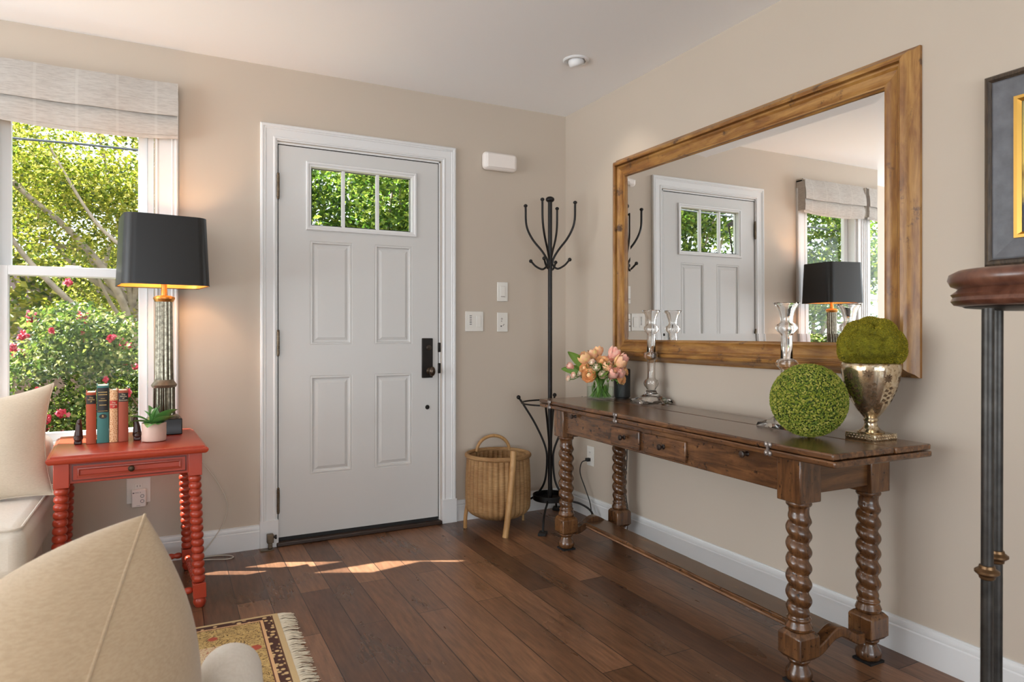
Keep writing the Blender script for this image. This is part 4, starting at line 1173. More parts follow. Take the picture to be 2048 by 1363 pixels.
ex_, ey_ = along(-.022); bookend(ex_ - .0, ey_ + .02, .4, 'dark carved wooden bookend at the left end of the book row')
ex_, ey_ = along(.112 + .0355 + .0255); bookend(ex_, ey_ + .02, -.4, 'dark carved wooden bookend between the books and the potted plant')

# ---------------------------------------------------------------- potted plant
pp_ = thing('potted_plant', 'small leafy houseplant in a pale round pot on the red table', 'potted plant', (-2.298, -.484, RTZ))
G().lathe([(.001, .001), (.040, .001), (.0445, .004), (.0455, .014), (.046, .074), (.0445, .077), (.042, .074), (.041, .062), (.001, .062)], 48).build('pot', simple('blush_ceramic', srgb(208, 178, 162), .5, var=.04, vscale=30), pp_, smooth=50)
G().lathe([(.001, .0625), (.0405, .0625), (.001, .070)], 24).build('soil', simple('soil', srgb(56, 44, 36), .95, bump=.6, bscale=300), pp_)
pl_m = leaf_mat('glossy_leaf', [(0, srgb(62, 108, 62)), (.5, srgb(92, 146, 76)), (1, srgb(128, 170, 98))], .12, .3)
def bigleaf(p0, dirn, L, Wd, droop, fold=.25, roll=0):
    g = G(); d = Vector(dirn).normalized(); b = d.cross(Vector((0, 0, 1)))
    if b.length < .1: b = Vector((1, 0, 0))
    b.normalize(); b = (Matrix.Rotation(roll, 3, d) @ b); up = b.cross(d).normalized(); n = 14; vs = []
    for k in range(n + 1):
        t = k / n; wd = Wd * (.06 + math.sin(PI * min(1, t ** .8)) ** .8) if t < 1 else .0006
        c = Vector(p0) + d * (L * t) + Vector((0, 0, -droop * t * t)) + up * (.25 * L * math.sin(PI * t * .6) * .5)
        for j in range(7):
            u = -1 + j / 3; vs.append(c + b * u * wd + up * (fold * abs(u) * wd))
    g.add(vs, [(k * 7 + j, k * 7 + j + 1, (k + 1) * 7 + j + 1, (k + 1) * 7 + j) for k in range(n) for j in range(6)])
    return g.build('leaf', pl_m, pp_, smooth=80)
def lv(r, n, u): q = RT * r - FW * n; return (q.x, q.y, u)
for (dr_, L, Wd, dp, ro) in ((lv(-1, .15, .55), .088, .017, .035, .3), (lv(-.8, .5, .35), .075, .016, .030, .2), (lv(1, -.1, .75), .090, .020, .020, -.3), (lv(1, .25, .45), .082, .018, .016, -.2),
                        (lv(.15, 1, .45), .058, .016, .040, 0), (lv(-.55, -.2, 1.2), .070, .014, .01, .2), (lv(.45, -.2, 1.3), .066, .013, .006, -.2), (lv(.65, .8, .35), .052, .014, .02, -.1),
                        (lv(-.3, -1, .6), .07, .016, .02, 0), (lv(.5, -1, .5), .07, .016, .02, 0), (lv(-.5, .2, .85), .060, .012, .012, .4), (lv(.1, -.1, 1.6), .055, .010, .0, 0)):
    bigleaf((0, 0, .062), dr_, L * 1.42, Wd * 1.75, dp, .2, ro)
g = G(); g.tube([(0, 0, .06), (-.004, .002, .120)], .0015, 6)
for k in range(40):
    a = random.uniform(0, 2 * PI); z = .095 + k * .0009; q = .010 * (1 - k / 60)
    g.ball((-.004 + q * math.cos(a), .002 + q * math.sin(a), z), .0028, 6, 4)
g.build('flower_spike', simple('white_flower', srgb(224, 226, 206), .6), pp_)

# ---------------------------------------------------------------- lamp
lp = thing('table_lamp', 'tall fluted silver column lamp with a black shade on the red table', 'lamp', (-2.262, -.268, RTZ), rrot)
lampsil = Mat('antique_mercury_column', None, .22, .9)
v = lampsil.coord((1, 1, 1)); n1 = lampsil.noise(v, 60, 5, .7); lampsil.col(lampsil.ramp(n1, [(.28, srgb(84, 79, 68)), (.5, srgb(120, 114, 100)), (.74, srgb(150, 143, 128))]))
pewter = simple('pewter', srgb(132, 120, 102), .4, .7, var=.2, vscale=60); brass = simple('lamp_brass', srgb(200, 150, 82), .3, .9)
G().box(-.068, .068, -.068, .068, 0, .070).build('base', simple('black_gloss', srgb(16, 15, 16), .15), lp, bevel=.004, seg=2)
g = G(); g.lathe([(.001, .070), (.060, .070), (.060, .078), (.052, .084), (.001, .084)], 32); g.build('base_moulding', pewter, lp)
fl = lambda k, amt: (lambda a, z: 1 - amt * abs(math.cos(a * k / 2)) ** 3)
G().lathe([(.046, .084), (.045, .10), (.044, .205)], 120, wob=fl(14, .14)).build('lower_column', lampsil.m, lp, smooth=60)
G().lathe([(.001, .205), (.046, .205), (.050, .210), (.052, .217), (.048, .222), (.044, .228), (.040, .233), (.038, .240), (.001, .240)], 40).build('collar', pewter, lp)
G().lathe([(.0385, .240), (.037, .30), (.0345, .585)], 120, wob=fl(12, .14)).build('upper_column', lampsil.m, lp, smooth=60)
G().lathe([(.001, .585), (.036, .585), (.040, .592), (.044, .598), (.043, .606), (.030, .611), (.014, .613), (.0125, .640), (.001, .641)], 40).build('cap', brass, lp)
G().lathe([(.001, .640), (.0115, .640), (.0115, .668), (.016, .671), (.016, .674), (.001, .676)], 24).build('socket', brass, lp)
# shade: rounded rectangle
sh_in = Mat('gold_lining', srgb(236, 176, 92), .35, .55)
shade_out = simple('black_paper_shade', srgb(15, 14, 14), .42)
def rr_ring(hx, hy, rc, z, n=8):
    P = []
    for q, (sx, sy) in enumerate(((1, 1), (-1, 1), (-1, -1), (1, -1))):
        for k in range(n + 1):
            a = PI / 2 * (q + k / n); P.append((sx * (hx - rc) + rc * math.cos(a), sy * (hy - rc) + rc * math.sin(a), z))
    return P
def skin(nm, z0, z1, off, mat, par):
    a = rr_ring(.172 - off, .155 - off, .050, z0); b = rr_ring(.160 - off, .143 - off, .046, z1); n = len(a)
    return G().add(a + b, [(i, (i + 1) % n, n + (i + 1) % n, n + i) for i in range(n)]).build(nm, mat, par, smooth=60)
zs0, zs1 = .655, .950
shd = skin('lamp_shade', zs0, zs1, 0, shade_out, lp)
skin('gold_lining', zs0, zs1, .0015, sh_in.m, shd)
g = G()
for zz, hx_, hy_ in ((zs0, .172, .155), (zs1, .160, .143)):
    a = rr_ring(hx_ + .0006, hy_ + .0006, .05, zz - .002); b = rr_ring(hx_ + .0006, hy_ + .0006, .05, zz + .002); c_ = rr_ring(hx_ - .0022, hy_ - .0022, .05, zz + .002); d_ = rr_ring(hx_ - .0022, hy_ - .0022, .05, zz - .002); n = len(a)
    fs = []
    for o1, o2 in ((0, n), (n, 2 * n), (2 * n, 3 * n), (3 * n, 0)):
        fs += [(o1 + i, o1 + (i + 1) % n, o2 + (i + 1) % n, o2 + i) for i in range(n)]
    g.add(a + b + c_ + d_, fs)
g.build('rim_wire', shade_out, shd)
shd.rotation_euler.z = rad(5); shd.location.x = -.006
blb = Mat('warm_bulb', (1, 1, 1, 1), .4); blb.p.inputs['Emission Color'].default_value = (1, .62, .28, 1); blb.p.inputs['Emission Strength'].default_value = 55
G().ball((0, 0, .745), (.028, .028, .038), 20, 14).build('bulb', blb.m, lp)
l = bpy.data.lights.new('lamp_bulb_light', 'POINT'); l.energy = 8; l.color = (1, .62, .34); l.shadow_soft_size = .035
lo = bpy.data.objects.new('lamp_bulb_light', l); sc.collection.objects.link(lo); lo.location = (-2.262, -.268, RTZ + .80)

# ================================================================== SOFAS AND PILLOWS
def cushion(hx, hy, hz, n=26, p=3.2, seed_=0, wr=.006):
    """puffed box cushion (world z up), rounded"""
    rnd = random.Random(seed_); ph = [rnd.uniform(0, 6) for _ in range(6)]
    g = G(); vs = []
    def f(u, v, s):
        e = ((1 - abs(u) ** p) * (1 - abs(v) ** p)); return s * hz * (.45 + .55 * max(0, e) ** .5)
    for s in (1, -1):
        for i in range(n + 1):
            for j in range(n + 1):
                u = math.sin(PI / 2 * (-1 + 2 * i / n)); v = math.sin(PI / 2 * (-1 + 2 * j / n))
                z = f(u, v, s) + wr * .5 * math.sin(u * 4 + ph[0]) * math.sin(v * 5 + ph[1]) * (1 - u * u) * (1 - v * v)
                r_ = 1 - .03 * (abs(u) ** 6 * abs(v) ** 6)
                vs.append((u * hx * r_, v * hy * r_, z))
    m = (n + 1) ** 2; fs = []
    for s in (0, 1):
        for i in range(n):
            for j in range(n):
                a = s * m + i * (n + 1) + j; q = (a, a + n + 1, a + n + 2, a + 1); fs.append(q if s == 0 else q[::-1])
    ring = [i * (n + 1) for i in range(n)] + [n * (n + 1) + j for j in range(n)] + [(n - i) * (n + 1) + n for i in range(n)] + [n - j for j in range(n)]
    fs += [(ring[k], ring[(k + 1) % len(ring)], ring[(k + 1) % len(ring)] + m, ring[k] + m) for k in range(len(ring))]
    g.add(vs, fs); return g, ring, vs
def pillow_mesh(P0, e1, e2, T_, n=34, pw=.55, seed_=1, ear=.05, wr=.004):
    """throw pillow spanned by corner P0 and edges e1,e2; T_ half thickness. returns mesh + seam pts"""
    nrm = e1.cross(e2).normalized(); rnd = random.Random(seed_); ph = [rnd.uniform(0, 6) for _ in range(6)]
    vs = []; grid = []
    for s in (1, -1):
        for i in range(n + 1):
            for j in range(n + 1):
                a = (1 - math.cos(PI * i / n)) / 2; b = (1 - math.cos(PI * j / n)) / 2
                u, v = 2 * a - 1, 2 * b - 1
                pu = u * (1 - ear * (1 - v * v) * 1.0 * abs(u)); pv = v * (1 - ear * (1 - u * u) * abs(v))
                th = T_ * (max(0, (1 - abs(u) ** 2.4) * (1 - abs(v) ** 2.4))) ** pw
                th += wr * math.sin(3 * u + 5 * v + ph[0]) * math.sin(4 * v - 2 * u + ph[1]) * (1 - u * u) * (1 - v * v)
                vs.append(P0 + e1 * ((pu + 1) / 2) + e2 * ((pv + 1) / 2) + nrm * (s * th))
    m = (n + 1) ** 2; fs = []
    for s in (0, 1):
        for i in range(n):
            for j in range(n):
                a = s * m + i * (n + 1) + j; q = (a, a + n + 1, a + n + 2, a + 1); fs.append(q if s == 0 else q[::-1])
    ring = [i * (n + 1) for i in range(n)] + [n * (n + 1) + j for j in range(n)] + [(n - i) * (n + 1) + n for i in range(n)] + [n - j for j in range(n)]
    seam = [vs[k] for k in ring] + [vs[ring[0]]]
    g = G(); g.add(vs, fs); return g, seam

# sofa under the window (left)
so_ = thing('sofa', 'pale cream upholstered armless sofa under the window at the left edge', 'sofa', (-3.35, -.50, 0))
G().box(-.60, .64, -.44, .26, .06, .29).build('base', sofa_f, so_, bevel=.03, seg=4)
def seat(x0, x1):
    o = G().box(x0, x1, -.49, .26, .292, .466).build('seat_cushion', sofa_f, so_, bevel=.045, seg=6)
    q = []
    for cx_, cy_, a0 in ((x1 - .045, .215, 0), (x0 + .045, .215, 90), (x0 + .045, -.445, 180), (x1 - .045, -.445, 270)):
        q += [(cx_ + .030 * math.cos(rad(a0 + t)), cy_ + .030 * math.sin(rad(a0 + t)), .4635) for t in (0, 30, 60, 90)]
    G().tube(q + [q[0]], .0042, 6).build('piping', sofa_f, o)
seat(.045, .693); seat(-.61, .040)
G().box(-.62, .66, .27, .42, .10, .66).build('backrest', sofa_f, so_, bevel=.045, seg=5)
for sx, sy in ((-.55, -.3), (.58, -.3), (-.55, .2), (.58, .2)):
    G().lathe([(.015, 0), (.022, .06)], 12, (sx, sy, 0)).build('leg', console_v, so_)
pm = thing('throw_pillow', 'cream square throw pillow leaning on the sofa by the window', 'pillow', (-2.88, -.42, .47))
P0 = Vector((.225, .03, .425)); e1 = Vector((.02, -.16, -.415)); e2 = Vector((-.47, .02, -.075))
g, seam = pillow_mesh(P0, e1, e2, .085, seed_=4, ear=.13, pw=.6)
c1 = g.build('cushion_cover', linen, pm, smooth=80); G().tube(seam, .0028, 6).build('seam', linen, c1)

# foreground armchair + pillow
def cw(px, py, d): return CAM + RT * ((px - 1024) / 1340 * d) + FW * d + Vector((0, 0, -(py - 664) / 1340 * d))
yaw = rad(-27.2)
oc = CAM + RT * -.70 + FW * .84
fc = thing('armchair', 'cream upholstered armchair in the near left foreground, only its rounded arm showing', 'armchair', (oc.x, oc.y, .008), yaw)
def toloc(p): return Matrix.Rotation(-yaw, 3, 'Z') @ (Vector(p) - Vector((oc.x, oc.y, .008)))
tipc = toloc(cw(461, 1288, 1.18)); near = toloc(cw(461, 1288, .88)); near.z = tipc.z
ax = (near - tipc); L_ = ax.length; ax.normalize(); sd2 = Vector((ax.y, -ax.x, 0)).normalized()
rw = .052; g = G(); prof_ = [(rw, -.46)] + [(rw * math.cos(PI * k / 14), rw * math.sin(PI * k / 14)) for k in range(15)] + [(-rw, -.46)]
base = tipc - Vector((0, 0, rw)); rings = []
for (t, scl) in ((-.035, .55), (-.028, .78), (-.014, .94), (0, 1.0), (.15, 1.0), (L_ - .014, .99), (L_ - .003, .93), (L_, .85)):
    for (a, b) in prof_:
        rings.append(base + ax * t + sd2 * a * min(1, scl + .03) + Vector((0, 0, b * (scl if b > 0 else 1))))
m = len(prof_)
fs = [(q * m + i, q * m + (i + 1) % m, (q + 1) * m + (i + 1) % m, (q + 1) * m + i) for q in range(7) for i in range(m)] + [tuple(range(m - 1, -1, -1)), tuple(7 * m + i for i in range(m))]
g.add(rings, fs); arm = g.build('arm', sofa_f, fc, smooth=60)
G().tube([base + ax * (L_ - .014) + sd2 * a * 1.01 + Vector((0, 0, b * 1.01)) for a, b in prof_[1:-1]], .003, 6).build('piping', sofa_f, arm)
G().box(-.30, .12, -.34, .34, .03, .11).build('base', sofa_f, fc, bevel=.02)
g, r_, v_ = cushion(.21, .33, .055, seed_=8); g.build('seat_cushion', sofa_f, fc, (-.09, 0, .165), smooth=80)
for a_ in (-.26, .08):
    for b_ in (-.29, .29): G().lathe([(.020, 0), (.022, .03)], 12, (a_, b_, 0)).build('leg', console_v, fc)
Pc = cw(290, 1028, 1.075); A = cw(84.7, 1635.6, .622); B = cw(23.4, 1497.9, 1.143)
fp = thing('throw_pillow', 'large tan linen throw pillow with a seam in the near left foreground', 'pillow', tuple((A + B) / 2 + Vector((0, 0, -.24))))
o1 = Vector(fp.location)
g, seam = pillow_mesh(Pc - o1, A - Pc, B - Pc, .197, n=48, seed_=11, ear=.021, pw=.498, wr=.004)
c1 = g.build('cushion_cover', tan_f, fp, smooth=80); G().tube(seam, .0022, 6).build('seam', tan_f, c1)

# ================================================================== RUG
rug = Mat('oriental_rug', None, .95)
tc = rug.node('ShaderNodeTexCoord'); sep = rug.node('ShaderNodeSeparateXYZ'); rug.link(tc.outputs['Object'], sep.inputs[0])
ux = rug.math('MULTIPLY', sep.outputs[0], -1.0); vy = rug.math('MULTIPLY', sep.outputs[1], -1.0)      # distance from right and far edges
dmin = rug.math('MINIMUM', ux, rug.math('MULTIPLY', vy, 1.35))
vv_ = rug.coord(); nz = rug.noise(vv_, 17, 2, .5, 2.6)
lines = rug.ramp(nz, [(.38, (0, 0, 0, 1)), (.415, (1, 1, 1, 1)), (.45, (0, 0, 0, 1)), (.54, (0, 0, 0, 1)), (.575, (1, 1, 1, 1)), (.61, (0, 0, 0, 1))])
field = rug.mix(rug.ramp(rug.noise(vv_, 60, 3), [(.3, (0, 0, 0, 1)), (.7, (1, 1, 1, 1))]), srgb(176, 144, 86), srgb(202, 172, 112))
field = rug.mix(lines, field, srgb(74, 50, 32))
vor = rug.node('ShaderNodeTexVoronoi'); vor.inputs['Scale'].default_value = 9; rug.link(vv_, vor.inputs['Vector'])
field = rug.mix(rug.ramp(vor.outputs['Distance'], [(.16, (1, 1, 1, 1)), (.2, (0, 0, 0, 1))]), field, srgb(168, 74, 52))
inner = rug.math('GREATER_THAN', rug.math('MINIMUM', rug.math('SUBTRACT', ux, .20), rug.math('SUBTRACT', vy, .20)), 0.0)
field2 = rug.mix(lines, srgb(206, 186, 148), srgb(150, 60, 50))
col = rug.mix(inner, field, field2)
vor2 = rug.node('ShaderNodeTexVoronoi'); vor2.inputs['Scale'].default_value = 42; rug.link(vv_, vor2.inputs['Vector'])
bcol = rug.mix(rug.ramp(vor2.outputs['Distance'], [(.30, (1, 1, 1, 1)), (.42, (0, 0, 0, 1))]), srgb(70, 38, 28), srgb(206, 174, 124))
inb = rug.math('LESS_THAN', dmin, .072); col = rug.mix(inb, col, srgb(96, 54, 40))
inb = rug.math('LESS_THAN', dmin, .068); col = rug.mix(inb, col, srgb(214, 170, 124))
inb = rug.math('LESS_THAN', dmin, .058); col = rug.mix(inb, col, bcol)
inb = rug.math('LESS_THAN', dmin, .026); col = rug.mix(inb, col, srgb(92, 60, 40))
inb = rug.math('LESS_THAN', dmin, .021); col = rug.mix(inb, col, srgb(196, 170, 126))
rug.col(col); rug.bump(rug.noise(vv_, 400, 2), .6, .003)
rg = thing('area_rug', 'gold and brown oriental rug with a cream fringed end, lower left', 'rug', (-1.868, -.892, 0), rad(-1.0))
G().box(-2.1, 0, -2.2, 0, 0, .008).build('rug_pile', rug.m, rg, bevel=.002)
g = G(); rnd = random.Random(9)
for k in range(620):
    y = -.004 - 2.19 * k / 620; L = rnd.uniform(.042, .062); sw = rnd.uniform(-.014, .010)
    g.tube([(-.004, y, .006), (L * .4, y + sw * .3, .005 + rnd.uniform(0, .006)), (L, y + sw, .0025)], [.0018, .0016, .0009], 4, cap=False)
tag(g.build('fringe', simple('cream_fringe', srgb(206, 194, 172), .95), rg), 'cream cotton fringe', kind='stuff')

# ================================================================== PICTURE AND STAND AT RIGHT
PY1, PZ0, PZ1 = -2.466, 1.300, 1.876; PY0 = -3.16
pf = thing('framed_picture', 'painting in a wide dark slate frame with gold fillet at the right edge', 'picture', (0, (PY0 + PY1) / 2, PZ0))
pm_ = lambda a, b, d: (-d, a - (PY0 + PY1) / 2, b - PZ0)
slate = simple('slate_paint', srgb(96, 97, 102), .5, var=.25, vscale=18, bump=.2, bscale=90)
edge_ = wood('worn_dark_moulding', [srgb(34, 28, 24), srgb(60, 50, 42), srgb(84, 70, 56), srgb(120, 96, 66)], 2, 14, .4, 10)
two([(0, .001), (0, .022), (.006, .028), (.014, .030), (.018, .024), (.020, .020)], 'outer_moulding', pf, edge_, edge_, PY0, PZ0, PY1, PZ1, pm_)
two([(.020, .020), (.024, .022), (.078, .016)], 'slate_border', pf, slate, slate, PY0, PZ0, PY1, PZ1, pm_)
gf = simple('gold_fillet', srgb(214, 168, 84), .3, .8)
two([(.078, .016), (.079, .022), (.088, .022), (.096, .012)], 'gold_fillet', pf, gf, gf, PY0, PZ0, PY1, PZ1, pm_)
art = Mat('painted_canvas', None, .6)
v = art.coord((1, 1, 1)); n1 = art.noise(v, 9, 5, .6, 1.5)
sp_ = art.node('ShaderNodeTexCoord'); sx_ = art.node('ShaderNodeSeparateXYZ'); art.link(sp_.outputs['Object'], sx_.inputs[0])
f = art.math('ADD', sx_.outputs[2], art.math('MULTIPLY', n1, .12))
art.col(art.ramp(f, [(.14, srgb(70, 66, 58)), (.24, srgb(60, 66, 84)), (.28, srgb(206, 178, 92)), (.33, srgb(150, 120, 60)), (.36, srgb(222, 190, 96)), (.42, srgb(206, 180, 88)), (.52, srgb(150, 140, 92)), (.60, srgb(96, 96, 84))]))
art.bump(n1, .4, .003)
i = .096
cnv = G().add([pm_(PY0 + i, PZ0 + i, .010), pm_(PY1 - i, PZ0 + i, .010), pm_(PY1 - i, PZ1 - i, .010), pm_(PY0 + i, PZ1 - i, .010)], [(0, 1, 2, 3)]).build('canvas', art.m, pf)
g = G()
for a, b, c, d in ((.006, .012, .20, .27), (.006, .022, .268, .272), (.028, .033, .19, .26), (.045, .09, .20, .204)):
    y = PY1 - i - (PY0 + PY1) / 2
    g.box(-.0112, -.0104, y - b, y - a, c + .02, d + .02)
g.build('painted_strokes', simple('dark_paint', srgb(54, 46, 36), .6), pf)

# tall stand, close to the camera at the right edge
c_ = CAM + RT * ((2072 - 1024) / 1340 * 1.36) + FW * 1.36
ts = thing('pedestal_stand', 'tall iron stand with a round turned wooden top at the right edge', 'stand', (c_.x, c_.y, 0))
wd_ = wood('walnut_top', [srgb(52, 30, 24), srgb(84, 50, 38), srgb(110, 72, 56), srgb(132, 92, 74)], 0, 4, .3, 6, .15, .3)
zt = 1.1 + (664 - 535) / 1340 * 1.36
R_ = .152
G().lathe([(.001, zt - .078), (R_ - .030, zt - .078), (R_ - .012, zt - .074), (R_ - .006, zt - .066), (R_ - .010, zt - .058), (R_ - .006, zt - .052), (R_ - .014, zt - .046), (R_ - .020, zt - .040), (R_ - .006, zt - .034), (R_, zt - .022), (R_ - .003, zt - .010), (R_ - .018, zt - .002), (.001, zt)], 72).build('round_top', wd_, ts, smooth=60)
G().lathe([(.001, zt - .086), (.060, zt - .086), (.120, zt - .080), (.124, zt - .078), (.001, zt - .078)], 48).build('under_plate', iron, ts)
steel = simple('gunmetal', srgb(60, 58, 56), .4, .7, var=.35, vscale=30)
for k, (pl, pd) in enumerate((((1976 - 1024) / 1340 * 1.315, 1.315), ((1995 - 1024) / 1340 * 1.405, 1.405), ((2072 - 1024) / 1340 * 1.36 + .10, 1.315), ((2072 - 1024) / 1340 * 1.36 + .075, 1.405))):
    pw_ = CAM + RT * pl + FW * pd - Vector((c_.x, c_.y, 0)); x0, y0 = pw_.x, pw_.y; x1, y1 = x0 * 1.04, y0 * 1.04
    l_ = G().tube([(x1, y1, .02), (x0, y0, zt - .084)], .0108, 14).build('post', steel, ts)
    zc = 1.1 - (1142 - 664) / 1340 * 1.315
    M = Matrix.Translation((x0 + (x1 - x0) * .5, y0 + (y1 - y0) * .5, zc))
    G().lathe([(.0110, -.015), (.0135, -.013), (.0145, -.008), (.0215, -.002), (.0215, .002), (.0145, .007), (.0135, .012), (.0110, .013)], 20, M=M).build('collar', simple('bronze_collar%d' % k, srgb(110, 84, 58), .35, .8), l_)
G().lathe([(.001, 0), (.150, 0), (.150, .012), (.120, .022), (.001, .024)], 48).build('base_plate', iron, ts)

# ================================================================== OUTSIDE
GZ = -.45
grd = G().box(-30, 20, .16, 40, GZ - .1, GZ).build('garden_ground', simple('garden_soil', srgb(96, 92, 66), .95, var=.3, vscale=2))
struct(grd)
rng = np.random.default_rng(4)
def leaf_cloud(name, mat, centers, radii, n, size, parent, flat=.6, kind=None, label=None):
    """n small folded leaves scattered through ellipsoid clusters"""
    centers = np.array(centers, float); radii = np.array(radii, float)
    wts = radii.prod(axis=1); wts /= wts.sum()
    idx = rng.choice(len(centers), n, p=wts)
    d = rng.normal(size=(n, 3)); d /= np.linalg.norm(d, axis=1, keepdims=True)
    rr = rng.uniform(0, 1, (n, 1)) ** .42
    c = centers[idx] + d * rr * radii[idx]
    c[:, 2] = np.maximum(c[:, 2], GZ + .03)
    nrm = rng.normal(size=(n, 3)) + np.array([0, 0, flat * 2]); nrm /= np.linalg.norm(nrm, axis=1, keepdims=True)
    t = np.cross(nrm, rng.normal(size=(n, 3))); t /= np.linalg.norm(t, axis=1, keepdims=True); b = np.cross(nrm, t)
    L = size * rng.uniform(.6, 1.25, (n, 1)); Wd = L * .36
    v = np.stack([c - t * L * .5, c + b * Wd - t * L * .08 + nrm * Wd * .35, c + t * L * .5 - nrm * L * .1, c - b * Wd - t * L * .08 + nrm * Wd * .35], axis=1).reshape(-1, 3)
    i = np.arange(n) * 4
    f = np.concatenate([np.stack([i, i + 1, i + 2], 1), np.stack([i, i + 2, i + 3], 1)])
    me = bpy.data.meshes.new(name); me.from_pydata(v.tolist(), [], f.tolist()); me.materials.append(mat)
    o = bpy.data.objects.new(name, me); sc.collection.objects.link(o); o.parent = parent
    if kind: o['kind'] = kind
    return o
def clusters(c, r, k, rs, seed_):
    q = np.random.default_rng(seed_); out = []; rad_ = []
    for _ in range(k):
        d = q.normal(size=3); d /= np.linalg.norm(d); out.append(np.array(c) + d * np.array(r) * q.uniform(.2, 1) ** .5)
        s = q.uniform(*rs); rad_.append((s, s, s * .55))
    return out, rad_
def tree(name, label, base, crown, r, k, rs, n, size, mat, seed_, grp='trees in the front garden'):
    t = thing(name, label, 'tree', (base[0], base[1], GZ), group=grp)
    off = np.array([base[0], base[1], GZ]); c = np.array(crown) - off
    cs, rd = clusters(c, r, k, rs, seed_)
    leaf_cloud('foliage', mat, cs, rd, n, size, t)
    rnd = random.Random(seed_); g = G(); top = Vector(c) - Vector((0, 0, r[2] * .3))
    g.tube(spline([(0, 0, 0), (rnd.uniform(-.1, .1), rnd.uniform(-.1, .1), top.z * .45), top], 6), [.10 - .0045 * i for i in range(13)], 10)
    for q in range(min(12, k)):
        e = Vector(cs[q]); s = Vector((0, 0, top.z * .45)).lerp(top, rnd.uniform(0, 1)); mid = (s + e) / 2 + Vector((rnd.uniform(-.2, .2), rnd.uniform(-.2, .2), -.15))
        g.tube(spline([s, mid, e], 6), [.038 - .0024 * i for i in range(13)], 7)
    g.build('trunk', bark, t, smooth=60); return t
tree('maple_tree', 'yellow green maple tree with pale branches outside the left window', (-2.2, 6.2), (-3.2, 6.0, 2.7), (1.7, 1.3, 1.7), 42, (.45, .8), 30000, .052, maple_leaf, 1)
mp_t = [o for o in bpy.data.objects if o.get('label', '').startswith('yellow green maple')][0]
for pts_, r0 in (([(-.3, 0, 1.0), (-.55, -1.0, 2.0), (-.95, -1.25, 2.6), (-1.5, -1.35, 3.15), (-1.75, -1.3, 3.8)], .05), ([(-.1, 0, 1.2), (-.3, -1.3, 2.2), (-.75, -1.55, 2.75), (-1.15, -1.6, 3.5)], .032), ([(-.4, .0, 1.2), (-1.0, -1.3, 1.9), (-1.45, -1.5, 2.5), (-1.6, -1.5, 3.1)], .04)):
    sp_t = spline(pts_, 8); G().tube(sp_t, [r0 * (1 - .7 * i / len(sp_t)) for i in range(len(sp_t))], 8).build('branch', bark, mp_t, smooth=60)
tree('garden_tree', 'leafy green tree seen through the glass of the front door', (.4, 4.6), (-.1, 4.6, 2.7), (1.5, 1.0, 1.0), 44, (.35, .6), 21000, .075, green_leaf, 2)
tree('garden_tree', 'leafy green tree seen in the mirror through the door glass', (-5.3, 4.6), (-5.0, 4.4, 2.6), (1.1, .9, 1.1), 34, (.35, .6), 14000, .075, green_leaf, 3)
tree('garden_tree', 'bright green tree seen in the mirror through the window', (-7.4, 4.0), (-7.1, 3.6, 1.6), (1.6, 1.0, 1.9), 70, (.35, .6), 30000, .07, green_leaf, 4)
tree('backdrop_tree', 'hazy light green tree farthest behind the maple', (-4.6, 10.5), (-3.8, 10.5, 2.6), (2.6, 1.0, 2.8), 40, (.6, 1.1), 9000, .16, maple_leaf, 5)
tree('backdrop_tree', 'darker green tree farther behind the front door', (1.2, 9), (1.0, 9.0, 3.4), (2.2, 1.0, 1.9), 30, (.6, 1.0), 6000, .17, green_leaf, 6)
def bush(label, base, crown, r, k, n, seed_, nb, size=.055):
    t = thing('rose_bush', label, 'bush', (base[0], base[1], GZ), group='rose bushes outside the windows')
    off = np.array([base[0], base[1], GZ]); c = np.array(crown) - off
    cs, rd = clusters(c, r, k, (.18, .32), seed_)
    leaf_cloud('foliage', rose_leaf, cs, rd, n, size, t, flat=.3)
    rnd = random.Random(seed_); g = G()
    for q in range(14):
        e = Vector(cs[q]); g.tube(spline([(rnd.uniform(-.1, .1), rnd.uniform(-.1, .1), 0), e * .5 + Vector((rnd.uniform(-.1, .1), 0, .1)), e], 6), [.014 - .0008 * i for i in range(13)], 6)
    g.build('stems', simple('rose_stem%d' % seed_, srgb(120, 92, 70), .8), t)
    for q in range(nb):
        cc_ = cs[q % k]; b_ = G(); d = Vector((rnd.uniform(-1, 1), rnd.uniform(-1, -.2), rnd.uniform(-.3, 1))).normalized()
        p = Vector(cc_) + d * .25; s = rnd.uniform(.022, .05)
        for m_ in range(10):
            q2 = Vector((rnd.gauss(0, 1), rnd.gauss(0, 1), rnd.gauss(0, 1))).normalized(); o_ = p + q2 * s * rnd.uniform(.3, .8)
            for w_ in range(4):
                dd = Vector((rnd.gauss(0, 1), rnd.gauss(0, 1), rnd.gauss(0, 1))).normalized(); petal(b_, o_, dd, q2, s * .7, s * .4, s * .12, n=3)
        b_.build('blossom', blossom_m, t, smooth=80)
    return t
bush('dense flowering rose bush with pink red blossoms outside the left window', (-2.95, 2.1), (-2.95, 2.1, .62), (.85, .45, .72), 40, 20000, 21, 48, .038)
bush('low rose bush with few blossoms at the right of the window view', (-2.2, 3.1), (-2.3, 3.0, .55), (.5, .4, .6), 20, 7000, 22, 16, .038)
bush('rose bush left of the window view, mostly seen in the mirror', (-4.6, 2.4), (-4.7, 2.4, .5), (.8, .5, .7), 26, 9000, 23, 16, .038)
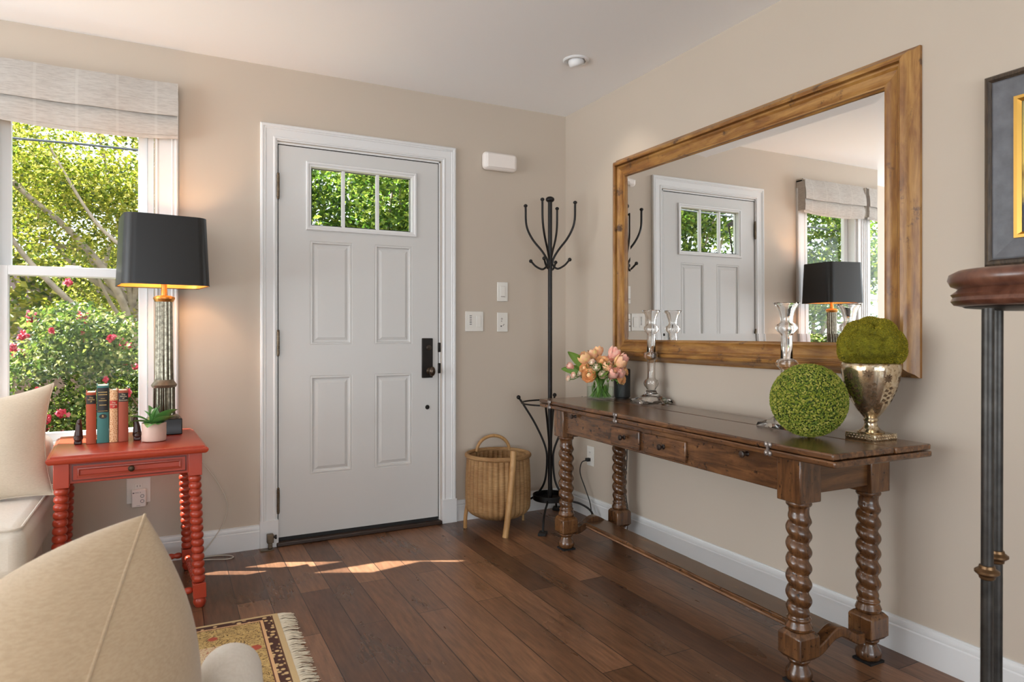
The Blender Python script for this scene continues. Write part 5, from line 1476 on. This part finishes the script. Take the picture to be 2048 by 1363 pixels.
# background: fence and a neighbouring house
fen = thing('garden_fence', 'grey weathered board fence behind the rose bushes', 'fence', (-3.5, 7.6, GZ))
g = G()
for k in range(60): g.box(-6 + k * .2, -6 + k * .2 + .18, -.01, .01, 0, 1.25)
g.build('boards', simple('weathered_boards', srgb(126, 104, 100), .9, var=.2, vscale=6), fen)
g = G(); g.box(-6, 6, .01, .05, .25, .33); g.box(-6, 6, .01, .05, 1.0, 1.08); g.build('rails', simple('fence_rail', srgb(110, 96, 90), .9), fen)
hs = thing('neighbour_house', 'mauve brown shingled house far beyond the garden trees', 'house', (-6, 14, GZ))
g = G(); g.box(-8, 14, 0, 4, 0, 3.0); g.build('wall', simple('shingles', srgb(128, 108, 112), .9, var=.2, vscale=5), hs)
tag(G().tube([(-9, 3.1, 2.55), (-5, 3.0, 2.62), (-2.9, 2.95, 2.66), (0, 2.9, 2.66), (4, 2.8, 2.75)], .010, 8).build('utility_wire', simple('wire', srgb(60, 64, 70), .6)), 'dark overhead cable crossing the top of the window view', 'cable')
ln = thing('wall_lantern', 'black outdoor wall lantern by the front door, seen in the mirror', 'lantern', (-1.93, .15, 1.80))
g = G(); g.box(-.05, .05, 0, .02, -.08, .16); g.box(-.012, .012, .02, .17, .12, .145); g.build('bracket', blackmetal, ln, bevel=.003)
Ml = Matrix.Translation((0, .17, 0)) @ Matrix.Rotation(PI / 4, 4, 'Z')
G().lathe([(.001, .26), (.012, .25), (.020, .22), (.095, .165), (.100, .150), (.085, .150), (.001, .152)], 4, M=Ml).build('roof', blackmetal, ln, smooth=0)
G().lathe([(.001, -.12), (.050, -.12), (.056, -.105), (.001, -.10)], 4, M=Ml).build('bottom', blackmetal, ln, smooth=0)
G().lathe([(.050, -.105), (.080, .150)], 4, M=Ml).build('glass_pane', glass_mat('lantern_glass', (.95, .95, .9, 1), thin=True), ln, smooth=0)
g = G()
for k in range(4):
    a = PI / 4 + k * PI / 2 + PI / 4; a = k * PI / 2 + PI / 4
    c_, s_ = math.cos(a), math.sin(a); g.tube([(.052 * c_, .17 + .052 * s_, -.11), (.083 * c_, .17 + .083 * s_, .152)], .006, 6)
g.build('corner_bar', blackmetal, ln)
